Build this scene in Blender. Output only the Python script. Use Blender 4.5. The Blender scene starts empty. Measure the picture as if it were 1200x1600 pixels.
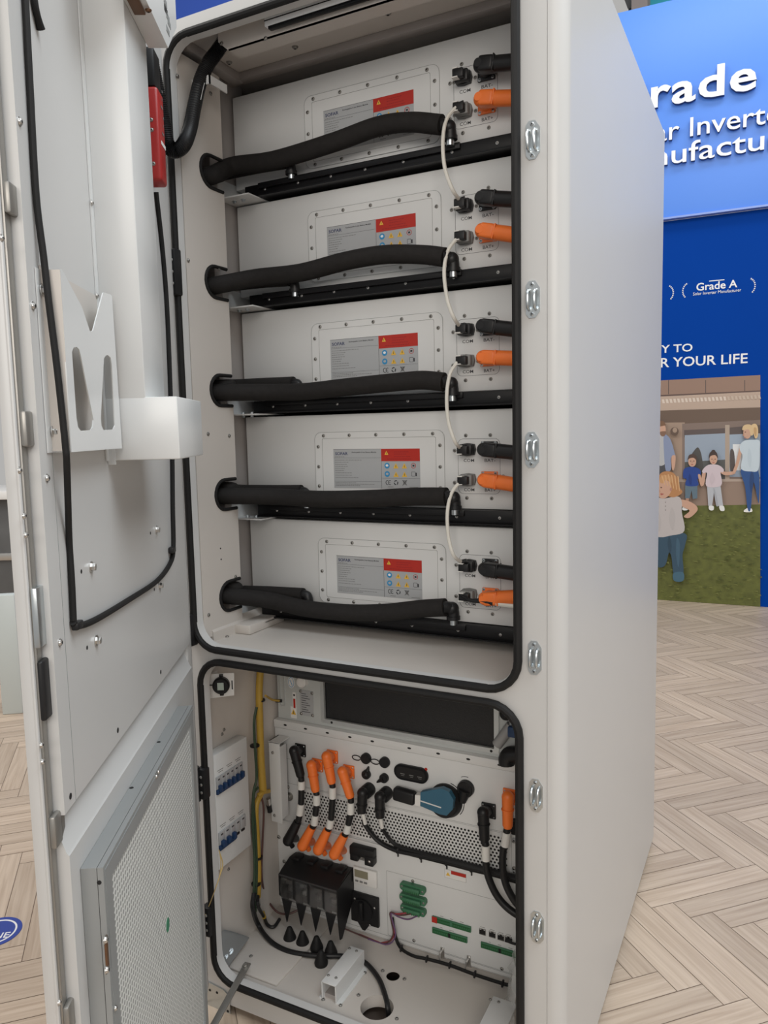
import bpy, bmesh, math, random
from mathutils import Vector, Matrix
random.seed(7)
SC = bpy.context.scene
COL = SC.collection

# ------------------------------------------------------------------ camera
F_PX = 1193.82
CAM = Vector((0.331, -1.348, 1.383))
RM = ((0.8900667, 0.4552734, -0.0225250),      # camera right
      (0.0286076, -0.1051097, -0.9940491),     # camera down
      (-0.4549317, 0.8841256, -0.1065789))     # camera forward
camd = bpy.data.cameras.new('camera')
camd.sensor_fit = 'VERTICAL'
camd.sensor_height = 36.0
camd.lens = 36.0 * F_PX / 1600.0
camd.clip_start = 0.02
camd.clip_end = 100
camo = bpy.data.objects.new('camera', camd)
COL.objects.link(camo)
rv, dv, fv = (Vector(r) for r in RM)
m = Matrix((rv, -dv, -fv)).transposed().to_4x4()
m.translation = CAM
camo.matrix_world = m
SC.camera = camo

# ------------------------------------------------------------------ world, lights, exposure
SC.view_settings.view_transform = 'Standard'
SC.view_settings.look = 'None'
SC.view_settings.gamma = 1.0
SC.view_settings.use_curve_mapping = False
SC.view_settings.exposure = 0.0
W = bpy.data.worlds.new('hall_light')
SC.world = W
W.use_nodes = True
W.node_tree.nodes['Background'].inputs[0].default_value = (1.0, 0.985, 0.96, 1)
W.node_tree.nodes['Background'].inputs[1].default_value = 0.44

def area(name, loc, target, sx, sy, power, col=(1, 1, 1)):
    l = bpy.data.lights.new(name, 'AREA')
    l.shape = 'RECTANGLE'; l.size = sx; l.size_y = sy
    l.energy = power; l.color = col
    o = bpy.data.objects.new(name, l); COL.objects.link(o)
    o.location = loc
    o.rotation_euler = (Vector(target) - Vector(loc)).to_track_quat('-Z', 'Y').to_euler()
    return o
area('fill_light_front', (2.1, -6.0, 3.3), (-0.4, 0, 1.2), 4, 2.5, 185, (1, 0.93, 0.85))  # unseen fill light, set low so it reaches into the cabinet
area('key_light_right', (1.5, -0.3, 4.6), (-0.4, 0.1, 1.0), 2.6, 2.6, 140, (0.88, 0.95, 1))  # unseen key light, placed to favour the door over the side panel
area('hall_lamp_wall', (1.0, 2.9, 6.3), (0.2, 5.0, 3.2), 4, 0.8, 85, (0.93, 0.97, 1))
area('hall_lamp_left', (-4.5, -1.0, 5.5), (-2.0, 1.0, 0), 4, 3, 170, (1, 0.97, 0.92))

# ------------------------------------------------------------------ pixel rays -> points on real planes
def ray(px, py):
    a, b = (px - 600) / F_PX, (py - 800) / F_PX
    return rv * a + dv * b + fv
def on(px, py, ax, val):
    d = ray(px, py)
    return CAM + d * ((val - CAM[ax]) / d[ax])
def FY(px, py, y): return on(px, py, 1, y)
def FX(px, py, x): return on(px, py, 0, x)
def FZ(px, py, z): return on(px, py, 2, z)

class Fr:
    """a local frame: origin, two in-plane axes and an outward normal"""
    def __init__(s, o, ex, ey, en):
        s.o, s.ex, s.ey, s.en = Vector(o), Vector(ex), Vector(ey), Vector(en)
    def p(s, x, y, n=0.0): return s.o + s.ex * x + s.ey * y + s.en * n
    def pix(s, px, py, n=0.0):
        d = ray(px, py)
        t = (n - (CAM - s.o).dot(s.en)) / d.dot(s.en)
        q = CAM + d * t - s.o
        return (q.dot(s.ex), q.dot(s.ey))
    def P(s, px, py, n=0.0):
        return s.p(*s.pix(px, py, n), n)
def front(y): return Fr((0, y, 0), (1, 0, 0), (0, 0, 1), (0, -1, 0))
def leftwall(x): return Fr((x, 0, 0), (0, 1, 0), (0, 0, 1), (1, 0, 0))
def flat(z): return Fr((0, 0, z), (1, 0, 0), (0, 1, 0), (0, 0, 1))
HINGE = Vector((-.93, -.02, 0))
DU, DN = Vector((0.5013, -0.8653, 0)), Vector((0.8653, 0.5013, 0))
DOOR = Fr(HINGE, DU, (0, 0, 1), DN)
BA = math.radians(2.2)
BU = Vector((math.cos(BA), math.sin(BA), 0)); BN = Vector((math.sin(BA), -math.cos(BA), 0))
BOOTH = Fr((-.473, 5.007, 0), BU, (0, 0, 1), BN)

# ------------------------------------------------------------------ materials
MATS = {}
def mat(name, col, rough=0.5, metal=0.0, noise=0.0, nscale=30, bump=0.0, emit=None, trans=0.0, alpha=1.0, coat=0.0, spec=None):
    if name in MATS: return MATS[name]
    M = bpy.data.materials.new(name); M.use_nodes = True
    nt = M.node_tree; b = nt.nodes['Principled BSDF']
    b.inputs['Base Color'].default_value = (*col, 1)
    b.inputs['Roughness'].default_value = rough
    b.inputs['Metallic'].default_value = metal
    if spec is not None: b.inputs['Specular IOR Level'].default_value = spec
    if coat: b.inputs['Coat Weight'].default_value = coat; b.inputs['Coat Roughness'].default_value = 0.15
    if trans: b.inputs['Transmission Weight'].default_value = trans
    if alpha < 1: b.inputs['Alpha'].default_value = alpha
    if emit: b.inputs['Emission Color'].default_value = (*emit[:3], 1); b.inputs['Emission Strength'].default_value = emit[3]
    if noise or bump:
        tc = nt.nodes.new('ShaderNodeTexCoord'); n = nt.nodes.new('ShaderNodeTexNoise')
        n.inputs['Scale'].default_value = nscale; n.inputs['Detail'].default_value = 3
        nt.links.new(tc.outputs['Object'], n.inputs['Vector'])
        if noise:
            mx = nt.nodes.new('ShaderNodeMixRGB'); mx.blend_type = 'MIX'
            mx.inputs[1].default_value = (*[c * (1 - noise) for c in col], 1)
            mx.inputs[2].default_value = (*[min(1, c * (1 + noise)) for c in col], 1)
            nt.links.new(n.outputs['Fac'], mx.inputs[0]); nt.links.new(mx.outputs[0], b.inputs['Base Color'])
        if bump:
            bp = nt.nodes.new('ShaderNodeBump'); bp.inputs['Strength'].default_value = bump; bp.inputs['Distance'].default_value = 0.002
            nt.links.new(n.outputs['Fac'], bp.inputs['Height']); nt.links.new(bp.outputs[0], b.inputs['Normal'])
    MATS[name] = M
    return M
PAINT = mat('cabinet_white_paint', (.555, .55, .54), .34, noise=.015, nscale=6)
PANEL = mat('module_white_paint', (.66, .665, .66), .30, noise=.015, nscale=5)
INNER = mat('inner_white_paint', (.57, .53, .49), .45, noise=.02, nscale=6)
DGREY = mat('inner_grey_steel', (.40, .37, .355), .5, metal=.2, noise=.05, nscale=12)
GREYP = mat('grey_powder_coat', (.29, .30, .30), .42, metal=.15, noise=.03, nscale=20)
RUBBER = mat('black_rubber', (.012, .0115, .0115), .6, noise=.2, nscale=60, bump=.1, spec=.25)
FOAM = mat('black_foam_insulation', (.017, .0155, .015), .8, noise=.25, nscale=90, bump=.35, spec=.25)
BLACK = mat('black_plastic', (.012, .012, .013), .42, noise=.1, nscale=40, spec=.35)
BLACKG = mat('black_gloss_coat', (.007, .007, .008), .34, spec=.25)
VOID = mat('dark_opening', (.012, .011, .011), .9)
STEEL = mat('stainless_steel', (.62, .61, .59), .3, metal=1, noise=.05, nscale=50)
ZINC = mat('zinc_plated_steel', (.56, .60, .62), .30, metal=1, noise=.08, nscale=60)
DSTEEL = mat('dull_steel', (.33, .32, .30), .42, metal=.8, noise=.08, nscale=40)
ALU = mat('brushed_aluminium', (.60, .62, .62), .35, metal=.6, noise=.03, nscale=50)
ORANGE = mat('orange_plastic', (.88, .19, .030), .42, noise=.05, nscale=30)
RED = mat('red_paint', (.36, .018, .016), .4, noise=.05)
REDL = mat('red_print', (.44, .022, .012), .4)
LGREY = mat('silver_label_film', (.42, .43, .44), .35, metal=.15)
INK = mat('black_ink', (.03, .03, .035), .6)
BINK = mat('navy_ink', (.04, .05, .12), .6)
WINK = mat('white_ink', (.80, .80, .80), .5)
YINK = mat('yellow_ink', (.75, .45, .05), .5)
BLUI = mat('cyan_blue_ink', (.03, .25, .50), .5)
GREENP = mat('green_terminal_plastic', (.05, .17, .09), .45)
GREEND = mat('dark_green_terminal', (.015, .10, .03), .5)
TEAL = mat('slate_blue_plastic', (.035, .12, .19), .4, noise=.05)
DBLUE = mat('dark_blue_plastic', (.012, .04, .11), .4)
YELLOW = mat('yellow_tube_plastic', (.46, .29, .04), .5, noise=.08)
GREENW = mat('green_wire', (.035, .065, .035), .5)
WIREW = mat('white_wire', (.72, .70, .64), .5)
SLEEVE = mat('white_heat_shrink', (.72, .71, .68), .5)
BROWNW = mat('brown_wire', (.10, .045, .04), .5)
REDW = mat('red_wire', (.35, .04, .06), .5)
PURW = mat('violet_wire', (.14, .07, .16), .5)
GREYC = mat('grey_connector_plastic', (.20, .20, .195), .5)
CLEAR = mat('smoked_clear_plastic', (.20, .19, .185), .1, trans=.85, alpha=.42)
HAZEP = mat('clear_film', (.85, .88, .88), .15, trans=.4, alpha=.5)
STICK = mat('white_sticker', (.74, .73, .71), .45)
LCDM = mat('lcd_olive', (.25, .23, .16), .3)
COPPER = mat('brown_copper', (.16, .08, .04), .4, metal=.5)
GREASE = mat('green_paint_smear', (.04, .22, .12), .5)

def mesh_filter_mat():
    M = bpy.data.materials.new('filter_mesh'); M.use_nodes = True
    nt = M.node_tree; b = nt.nodes['Principled BSDF']; b.inputs['Roughness'].default_value = .5
    at = nt.nodes.new('ShaderNodeAttribute'); at.attribute_name = 'uvw'; at.attribute_type = 'GEOMETRY'
    sep = nt.nodes.new('ShaderNodeSeparateXYZ'); nt.links.new(at.outputs['Vector'], sep.inputs[0])
    def mth(op, a, b_=None):
        n = nt.nodes.new('ShaderNodeMath'); n.operation = op
        for i, v in enumerate((a, b_)):
            if v is None: continue
            if isinstance(v, (int, float)): n.inputs[i].default_value = v
            else: nt.links.new(v, n.inputs[i])
        return n.outputs[0]
    k = 2 * math.pi / .019
    p = mth('MULTIPLY', sep.outputs[0], k); q = mth('MULTIPLY', sep.outputs[1], k)
    s = mth('MULTIPLY', mth('SINE', mth('ADD', p, q)), mth('SINE', mth('SUBTRACT', p, q)))
    r = nt.nodes.new('ShaderNodeValToRGB')
    r.color_ramp.elements[0].position = .50; r.color_ramp.elements[0].color = (.70, .71, .69, 1)
    r.color_ramp.elements[1].position = .66; r.color_ramp.elements[1].color = (.30, .31, .30, 1)
    nt.links.new(mth('ADD', mth('MULTIPLY', s, .5), .5), r.inputs[0])
    nt.links.new(r.outputs[0], b.inputs['Base Color'])
    return M
MESHM = mesh_filter_mat()

def wood_mat():
    M = bpy.data.materials.new('herringbone_vinyl_plank'); M.use_nodes = True
    nt = M.node_tree; b = nt.nodes['Principled BSDF']; b.inputs['Roughness'].default_value = .42
    uv = nt.nodes.new('ShaderNodeUVMap'); uv.uv_map = 'plank'
    at = nt.nodes.new('ShaderNodeAttribute'); at.attribute_name = 'tone'
    cmb = nt.nodes.new('ShaderNodeCombineXYZ')
    sp = nt.nodes.new('ShaderNodeSeparateXYZ'); nt.links.new(uv.outputs[0], sp.inputs[0])
    nt.links.new(sp.outputs[0], cmb.inputs[0]); nt.links.new(sp.outputs[1], cmb.inputs[1])
    ml = nt.nodes.new('ShaderNodeMath'); ml.operation = 'MULTIPLY'; ml.inputs[1].default_value = 37
    nt.links.new(at.outputs['Fac'], ml.inputs[0]); nt.links.new(ml.outputs[0], cmb.inputs[2])
    mp = nt.nodes.new('ShaderNodeMapping'); mp.inputs['Scale'].default_value = (2.2, 45, 1)
    nt.links.new(cmb.outputs[0], mp.inputs[0])
    n1 = nt.nodes.new('ShaderNodeTexNoise'); n1.inputs['Scale'].default_value = 1.6; n1.inputs['Detail'].default_value = 6; n1.inputs['Distortion'].default_value = .6
    nt.links.new(mp.outputs[0], n1.inputs[0])
    r1 = nt.nodes.new('ShaderNodeValToRGB')
    r1.color_ramp.elements[0].position = .3; r1.color_ramp.elements[0].color = (.44, .34, .255, 1)
    r1.color_ramp.elements[1].position = .7; r1.color_ramp.elements[1].color = (.60, .49, .385, 1)
    nt.links.new(n1.outputs[0], r1.inputs[0])
    r2 = nt.nodes.new('ShaderNodeValToRGB')
    r2.color_ramp.elements[0].color = (.87, .86, .85, 1); r2.color_ramp.elements[1].color = (1.08, 1.07, 1.06, 1)
    nt.links.new(at.outputs['Fac'], r2.inputs[0])
    mx = nt.nodes.new('ShaderNodeMixRGB'); mx.blend_type = 'MULTIPLY'; mx.inputs[0].default_value = 1
    nt.links.new(r1.outputs[0], mx.inputs[1]); nt.links.new(r2.outputs[0], mx.inputs[2])
    nt.links.new(mx.outputs[0], b.inputs['Base Color'])
    return M
WOOD = wood_mat()
GAP = mat('plank_joint', (.22, .16, .12), .8)
FASCIA = mat('light_blue_fascia', (.085, .265, .84), .4, noise=.03, nscale=1)
DEEP = mat('deep_blue_print', (.0, .045, .30), .55, noise=.04, nscale=2, spec=.05)
LETTER = mat('white_letter_face', (.86, .88, .92), .4)
LSIDE = mat('navy_letter_shade', (.03, .05, .16), .5)  # navy letter sides put the shading below the letters into colour

# ------------------------------------------------------------------ mesh builder
def catmull(pts, n=8):
    pts = [Vector(p) for p in pts]
    if len(pts) < 3: return pts
    out = []
    P = [pts[0] * 2 - pts[1]] + pts + [pts[-1] * 2 - pts[-2]]
    for i in range(1, len(P) - 2):
        a, b, c, d = P[i - 1:i + 3]
        for k in range(n):
            t = k / n
            out.append(.5 * ((2 * b) + (c - a) * t + (2 * a - 5 * b + 4 * c - d) * t * t + (3 * b - a - 3 * c + d) * t ** 3))
    out.append(pts[-1])
    return out
def rr(x0, y0, x1, y1, r, n=6):
    pts = []
    for cx, cy, a0 in ((x1 - r, y1 - r, 0), (x0 + r, y1 - r, 90), (x0 + r, y0 + r, 180), (x1 - r, y0 + r, 270)):
        for k in range(n + 1):
            a = math.radians(a0 + 90 * k / n)
            pts.append((cx + r * math.cos(a), cy + r * math.sin(a)))
    return pts
def ell(cx, cy, rx, ry, n=20, a0=0, a1=360):
    full = abs(a1 - a0) >= 360
    return [(cx + rx * math.cos(math.radians(a0 + (a1 - a0) * k / (n if full else n - 1))), cy + ry * math.sin(math.radians(a0 + (a1 - a0) * k / (n if full else n - 1)))) for k in range(n)]

class MB:
    def __init__(s): s.v, s.f, s.m, s.mats = [], [], [], []
    def mi(s, m):
        if m not in s.mats: s.mats.append(m)
        return s.mats.index(m)
    def add(s, verts, faces, m):
        o = len(s.v); i = s.mi(m)
        s.v += [Vector(v) for v in verts]
        for f in faces: s.f.append([o + k for k in f]); s.m.append(i)
        return s
    def bm(s, b, m, mtx=None):
        b.verts.ensure_lookup_table()
        vs = [(mtx @ v.co if mtx else v.co.copy()) for v in b.verts]
        for i, v in enumerate(b.verts): v.index = i
        s.add(vs, [[v.index for v in f.verts] for f in b.faces], m); b.free()
        return s
    def box(s, fr, x0, x1, y0, y1, n0, n1, m, bev=0.0, seg=2):
        b = bmesh.new(); bmesh.ops.create_cube(b, size=1)
        sx, sy, sn = abs(x1 - x0), abs(y1 - y0), abs(n1 - n0)
        bmesh.ops.scale(b, vec=(sx, sy, sn), verts=b.verts)
        if bev > 0:
            bmesh.ops.bevel(b, geom=list(b.edges), offset=min(bev, .45 * min(sx, sy, sn)), segments=seg, affect='EDGES', profile=.5)
        mt = Matrix((fr.ex, fr.ey, fr.en)).transposed().to_4x4()
        mt.translation = fr.p((x0 + x1) / 2, (y0 + y1) / 2, (n0 + n1) / 2)
        if mt.determinant() < 0: bmesh.ops.reverse_faces(b, faces=b.faces)
        return s.bm(b, m, mt)
    def wbox(s, x0, x1, y0, y1, z0, z1, m, bev=0.0):
        return s.box(Fr((0, 0, 0), (1, 0, 0), (0, 1, 0), (0, 0, 1)), x0, x1, y0, y1, z0, z1, m, bev)
    def prism(s, fr, pts, n0, n1, m, cap=True):
        """closed outline in the frame plane, extruded along the normal"""
        k = len(pts)
        a = [fr.p(x, y, n0) for x, y in pts] + [fr.p(x, y, n1) for x, y in pts]
        fs = [[i, (i + 1) % k, k + (i + 1) % k, k + i] for i in range(k)]
        if cap: fs += [list(range(k))[::-1], list(range(k, 2 * k))]
        return s.add(a, fs, m)
    def plate(s, fr, outlines, n0, n1, m):
        cu = bpy.data.curves.new('c', 'CURVE'); cu.dimensions = '2D'; cu.fill_mode = 'BOTH'
        cu.extrude = abs(n1 - n0) / 2
        for o in outlines:
            sp = cu.splines.new('POLY'); sp.points.add(len(o) - 1); sp.use_cyclic_u = True
            for i, (x, y) in enumerate(o): sp.points[i].co = (x, y, 0, 1)
        ob = bpy.data.objects.new('c', cu); me = bpy.data.meshes.new_from_object(ob)
        nm = (n0 + n1) / 2
        vs = [fr.p(v.co.x, v.co.y, nm + v.co.z) for v in me.vertices]
        s.add(vs, [list(p.vertices) for p in me.polygons], m)
        bpy.data.objects.remove(ob); bpy.data.curves.remove(cu); bpy.data.meshes.remove(me)
        return s
    def poly(s, fr, pts, m, n=0.0):
        return s.plate(fr, [pts], n - .00012, n + .00012, m) if len(pts) > 4 else s.add([fr.p(x, y, n) for x, y in pts], [list(range(len(pts)))], m)
    def text(s, fr, txt, x, y, size, m, n=.0004, thick=.0003, bold=0.0, width=None, align='LEFT', side=None):
        cu = bpy.data.curves.new('t', 'FONT'); cu.body = txt; cu.size = 1; cu.extrude = thick / 2 / size; cu.offset = bold
        cu.resolution_u = 3; cu.align_x = align
        ob = bpy.data.objects.new('t', cu); me = bpy.data.meshes.new_from_object(ob)
        xs = [v.co.x for v in me.vertices] or [0]
        kx = size
        if width: kx = width / max(1e-6, max(xs) - min(xs))
        vs = [fr.p(x + (v.co.x - (min(xs) if align == 'LEFT' else 0)) * kx, y + v.co.y * size, n + thick / 2 + v.co.z * size) for v in me.vertices]
        if side is None: s.add(vs, [list(p.vertices) for p in me.polygons], m)
        else:
            fa = [list(p.vertices) for p in me.polygons if abs(p.normal.z) > .5]; fb = [list(p.vertices) for p in me.polygons if abs(p.normal.z) <= .5]
            s.add(vs, fa, m); s.add(vs, fb, side)
        bpy.data.objects.remove(ob); bpy.data.curves.remove(cu); bpy.data.meshes.remove(me)
        return s
    def tube(s, pts, r, m, seg=10, smooth=8, closed=False, flat_=None):
        pts = catmull(pts, smooth) if smooth > 1 and not closed else [Vector(p) for p in pts]
        n = len(pts); rings = []
        up = Vector((0, 0, 1)); prev = None
        vs = []
        for i, p in enumerate(pts):
            if closed: t = (pts[(i + 1) % n] - pts[i - 1]).normalized()
            else: t = (pts[min(i + 1, n - 1)] - pts[max(i - 1, 0)]).normalized()
            if prev is None:
                a = up if abs(t.z) < .9 else Vector((1, 0, 0))
                x = t.cross(a).normalized()
            else:
                x = (prev - t * prev.dot(t)).normalized()
            prev = x; y = t.cross(x)
            rad = r(i / (n - 1)) if callable(r) else r
            for k in range(seg):
                a = 2 * math.pi * k / seg
                vs.append(p + x * (rad * math.cos(a)) + y * (rad * math.sin(a)))
        fs = []
        for i in range(n if closed else n - 1):
            j = (i + 1) % n
            for k in range(seg):
                l = (k + 1) % seg
                fs.append([i * seg + k, i * seg + l, j * seg + l, j * seg + k])
        if not closed: fs += [list(range(seg))[::-1], [(n - 1) * seg + k for k in range(seg)]]
        return s.add(vs, fs, m)
    def cyl(s, a, b, r, m, r2=None, seg=20):
        a, b = Vector(a), Vector(b)
        r2 = r if r2 is None else r2
        return s.tube([a, b], lambda t: r + (r2 - r) * t, m, seg=seg, smooth=1)
    def lathe(s, a, axis, prof, m, seg=20):
        """prof: (distance along axis, radius)"""
        a, axis = Vector(a), Vector(axis).normalized()
        x = axis.orthogonal().normalized(); y = axis.cross(x)
        vs = []; fs = []
        for d, r in prof:
            for k in range(seg):
                g = 2 * math.pi * k / seg
                vs.append(a + axis * d + x * (r * math.cos(g)) + y * (r * math.sin(g)))
        for i in range(len(prof) - 1):
            for k in range(seg):
                l = (k + 1) % seg
                fs.append([i * seg + k, i * seg + l, (i + 1) * seg + l, (i + 1) * seg + k])
        fs += [list(range(seg))[::-1], [(len(prof) - 1) * seg + k for k in range(seg)]]
        return s.add(vs, fs, m)
    def ball(s, c, r, m, seg=14):
        return s.lathe(Vector(c) - Vector((0, 0, r)), (0, 0, 1), [(r - r * math.cos(math.pi * k / 10), max(1e-4, r * math.sin(math.pi * k / 10))) for k in range(11)], m, seg)
    def build(s, name, parent=None, smooth=35, loc=None):
        me = bpy.data.meshes.new(name)
        if loc is None: off = Vector(parent['_o']) if parent is not None else Vector((0, 0, 0))
        else: off = Vector(loc)
        me.from_pydata([v - off for v in s.v], [], s.f)
        for mm in s.mats: me.materials.append(mm)
        me.polygons.foreach_set('material_index', s.m)
        b = bmesh.new(); b.from_mesh(me); bmesh.ops.recalc_face_normals(b, faces=b.faces); b.to_mesh(me); b.free()
        me.shade_smooth(); me.set_sharp_from_angle(angle=math.radians(smooth))
        o = bpy.data.objects.new(name, me); COL.objects.link(o)
        if parent is not None: o.parent = parent; o['_o'] = parent['_o']
        else: o.location = off; o['_o'] = tuple(off)
        return o
def thing(name, label, cat, loc, group=None):
    o = bpy.data.objects.new(name, None); COL.objects.link(o); o.empty_display_size = .05
    o.location = loc; o['_o'] = tuple(loc); o['label'] = label; o['category'] = cat
    if group: o['group'] = group
    return o
def tag(o, label, cat, group=None):
    o['label'] = label; o['category'] = cat
    if group: o['group'] = group
    return o
def single(mb, name, label, cat, loc, group=None):
    return tag(mb.build(name, None, loc=loc), label, cat, group)
def struct(mb, name):
    o = mb.build(name); o['kind'] = 'structure'; return o
def plabel(o, label): o['label'] = label; return o

SCREWS = {}
def screw(parent, pos, normal, r=.0042, m=None, name='screw', kind='dome'):
    m = m or STEEL
    key = (round(r, 5), m.name, kind)
    if key not in SCREWS:
        b = MB()
        if kind == 'dome':
            b.lathe((0, 0, 0), (0, 0, 1), [(0, r * 1.25), (r * .18, r * 1.25), (r * .2, r), (r * .55, r * .92), (r * .8, r * .6), (r * .8, r * .45)], m, 14)
            b.lathe((0, 0, r * .5), (0, 0, 1), [(0, r * .44), (r * .32, r * .44)], VOID, 6)
        elif kind == 'hex':
            b.lathe((0, 0, 0), (0, 0, 1), [(0, r * 1.5), (r * .25, r * 1.5)], m, 16)
            b.lathe((0, 0, r * .2), (0, 0, 1), [(0, r), (r * .9, r), (r * 1.05, r * .85)], m, 6)
        else:
            b.lathe((0, 0, 0), (0, 0, 1), [(0, r), (r * .12, r)], VOID, 12)
        o = b.build('screw'); SCREWS[key] = o.data
        bpy.data.objects.remove(o)
    o = bpy.data.objects.new(name, SCREWS[key]); COL.objects.link(o)
    o.parent = parent; o['_o'] = parent['_o']
    q = Vector(normal).to_track_quat('Z', 'Y').to_matrix().to_4x4()
    q.translation = Vector(pos) - Vector(parent['_o'])
    o.matrix_local = q
    return o
def copy_tree(o, parent=None):
    c = o.copy(); COL.objects.link(c)
    if parent is not None: c.parent = parent
    for ch in list(o.children): copy_tree(ch, c)
    return c
# ================================================================== setting: floor, booth wall
def build_floor():
    Wp, Lp = .075, .45
    ang = math.radians(-45)
    c, s = math.cos(ang), math.sin(ang)
    V, Fc, tones, uvs = [], [], [], []
    g = .0011
    k = int(Lp / Wp)
    def plank(x0, y0, x1, y1, horiz):
        cx, cy = (x0 + x1) / 2, (y0 + y1) / 2
        X, Y = cx * c - cy * s, cx * s + cy * c
        if not (-7.5 < X < 2.6 and -2.0 < Y < 7.5): return
        o = len(V); t = random.random()
        for (x, y) in ((x0 + g, y0 + g), (x1 - g, y0 + g), (x1 - g, y1 - g), (x0 + g, y1 - g)):
            V.append((x * c - y * s + .044, x * s + y * c + .219, -.02))
        Fc.append((o, o + 1, o + 2, o + 3)); tones.append(t)
        L, Wd = (x1 - x0, y1 - y0) if horiz else (y1 - y0, x1 - x0)
        q = [(0, 0), (L, 0), (L, Wd), (0, Wd)] if horiz else [(0, 0), (0, Wd), (L, Wd), (L, 0)]
        rx, ry = random.random() * 9, random.random() * 9
        uvs.extend([(a + rx, b + ry) for a, b in q])
    for r in range(-130, 130):
        for mm in range(-26, 26):
            x = r * Wp + 2 * Lp * mm; y = r * Wp
            plank(x, y, x + Lp, y + Wp, True)
            plank(x + Lp, y - Lp + Wp, x + Lp + Wp, y + Wp, False)
    o = len(V)
    V.extend([(-8, -2.5, -.0212), (4, -2.5, -.0212), (4, 9, -.0212), (-8, 9, -.0212), (-8, -2.5, -.06), (4, -2.5, -.06), (4, 9, -.06), (-8, 9, -.06)])
    base = [(o, o + 1, o + 2, o + 3), (o + 4, o + 7, o + 6, o + 5), (o, o + 4, o + 5, o + 1), (o + 1, o + 5, o + 6, o + 2), (o + 2, o + 6, o + 7, o + 3), (o + 3, o + 7, o + 4, o)]
    n = len(Fc); Fc.extend(base); tones.extend([.5] * 6); uvs.extend([(0, 0)] * 24)
    me = bpy.data.meshes.new('floor'); me.from_pydata(V, [], Fc)
    me.materials.append(WOOD); me.materials.append(GAP)
    me.polygons.foreach_set('material_index', [0] * n + [1] * 6)
    a = me.attributes.new('tone', 'FLOAT', 'FACE'); a.data.foreach_set('value', tones)
    u = me.uv_layers.new(name='plank'); u.data.foreach_set('uv', [v for q in uvs for v in q])
    f = bpy.data.objects.new('floor', me); COL.objects.link(f); f['kind'] = 'structure'
build_floor()

b = MB(); b.box(BOOTH, -4.2, 2.2, -.02, 2.915, -.12, 0, DEEP); struct(b, 'wall_back')

# raised header of the booth wall with its lettering
FAS = Fr(BOOTH.p(0, 0, .05), BU, (0, 0, 1), BN)
hd = thing('booth_header', 'light blue booth header board with raised white lettering above the mural', 'sign', BOOTH.p(-1, 2.92, 0))
b = MB(); b.box(FAS, -4.2, 2.2, 2.93, 4.47, -.049, 0, FASCIA, .004); b.build('board', hd)
b = MB(); b.box(FAS, -4.2, 2.2, 2.916, 2.93, -.049, .012, mat('lit_edge_blue', (.25, .36, .75), .35)); b.build('lit_edge', hd)  # lit lower edge of the board, its light painted as a paler strip
def strw(t):
    cu = bpy.data.curves.new('t', 'FONT'); cu.body = t; ob = bpy.data.objects.new('t', cu); me = bpy.data.meshes.new_from_object(ob)
    xs = [v.co.x for v in me.vertices]; r = (min(xs), max(xs)); bpy.data.objects.remove(ob); bpy.data.curves.remove(cu); bpy.data.meshes.remove(me); return r
def letters(txt, i0, i1, pl, pr, ptop_cap, bold, off=.045):
    """raised line: glyph i0 starts at pixel pl and glyph i1 ends at pixel pr, both on the baseline"""
    u0, z0 = FAS.pix(*pl, off); u1, z1 = FAS.pix(*pr, off)
    pen = lambda k: strw(txt[:k + 1])[1] - strw(txt[k])[1]
    a = pen(i0) + strw(txt[i0])[0]; e = strw(txt[:i1 + 1])[1]
    kx = (u1 - u0) / (e - a)
    zc = FAS.pix(*ptop_cap, off)[1] - (z0 + z1) / 2
    size = zc / .729
    zb = (z0 + z1) / 2
    for k, ch in enumerate(txt):
        if ch == ' ': continue
        w0, w1 = strw(ch)
        st = pen(k) + w0
        b = MB()
        b.text(FAS, ch, u0 + (st - a) * kx, zb, size, LETTER, n=.012, thick=off - .012, bold=bold, width=(w1 - w0) * kx * 1.04, side=LSIDE)
        b.build('letter', hd)
letters('Grade A', 1, 4, (1017, 158), (1180, 148), (1120, 99), .022)
letters('Solar Inverter', 6, 10, (1078, 212), (1178, 197), (1083, 181), .006)
letters('Manufacturer', 3, 8, (1049, 257), (1193, 232), (1095, 216), .006)

# printed lettering of the deep blue wall
sl = thing('wall_slogan', 'white printed slogan in two lines on the deep blue wall above the mural', 'lettering', BOOTH.p(.2, 1.78, 0))
def slogan(txt, vis, pl, pr, ptop, bold):
    u0, z0 = BOOTH.pix(*pl); u1, z1 = BOOTH.pix(*pr)
    full = strw(txt); cut = strw(txt[:len(txt) - len(vis)].rstrip())[1] + (.28 if txt[len(txt) - len(vis) - 1] == ' ' else .04)
    kx = (u1 - u0) / (full[1] - cut)
    b = MB(); zc = BOOTH.pix(*ptop)[1] - z0
    b.text(BOOTH, txt, u1 - (full[1] - full[0]) * kx, (z0 + z1) / 2, zc / .729, WINK, n=.001, thick=.002, bold=bold, width=(full[1] - full[0]) * kx)
    b.build('text_line', sl)
slogan('ENERGY TO', 'Y TO', (1033, 551), (1082, 549), (1060, 537), .012)
slogan('POWER YOUR LIFE', 'R YOUR LIFE', (1031, 574), (1168, 567), (1137, 553), .012)
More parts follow.
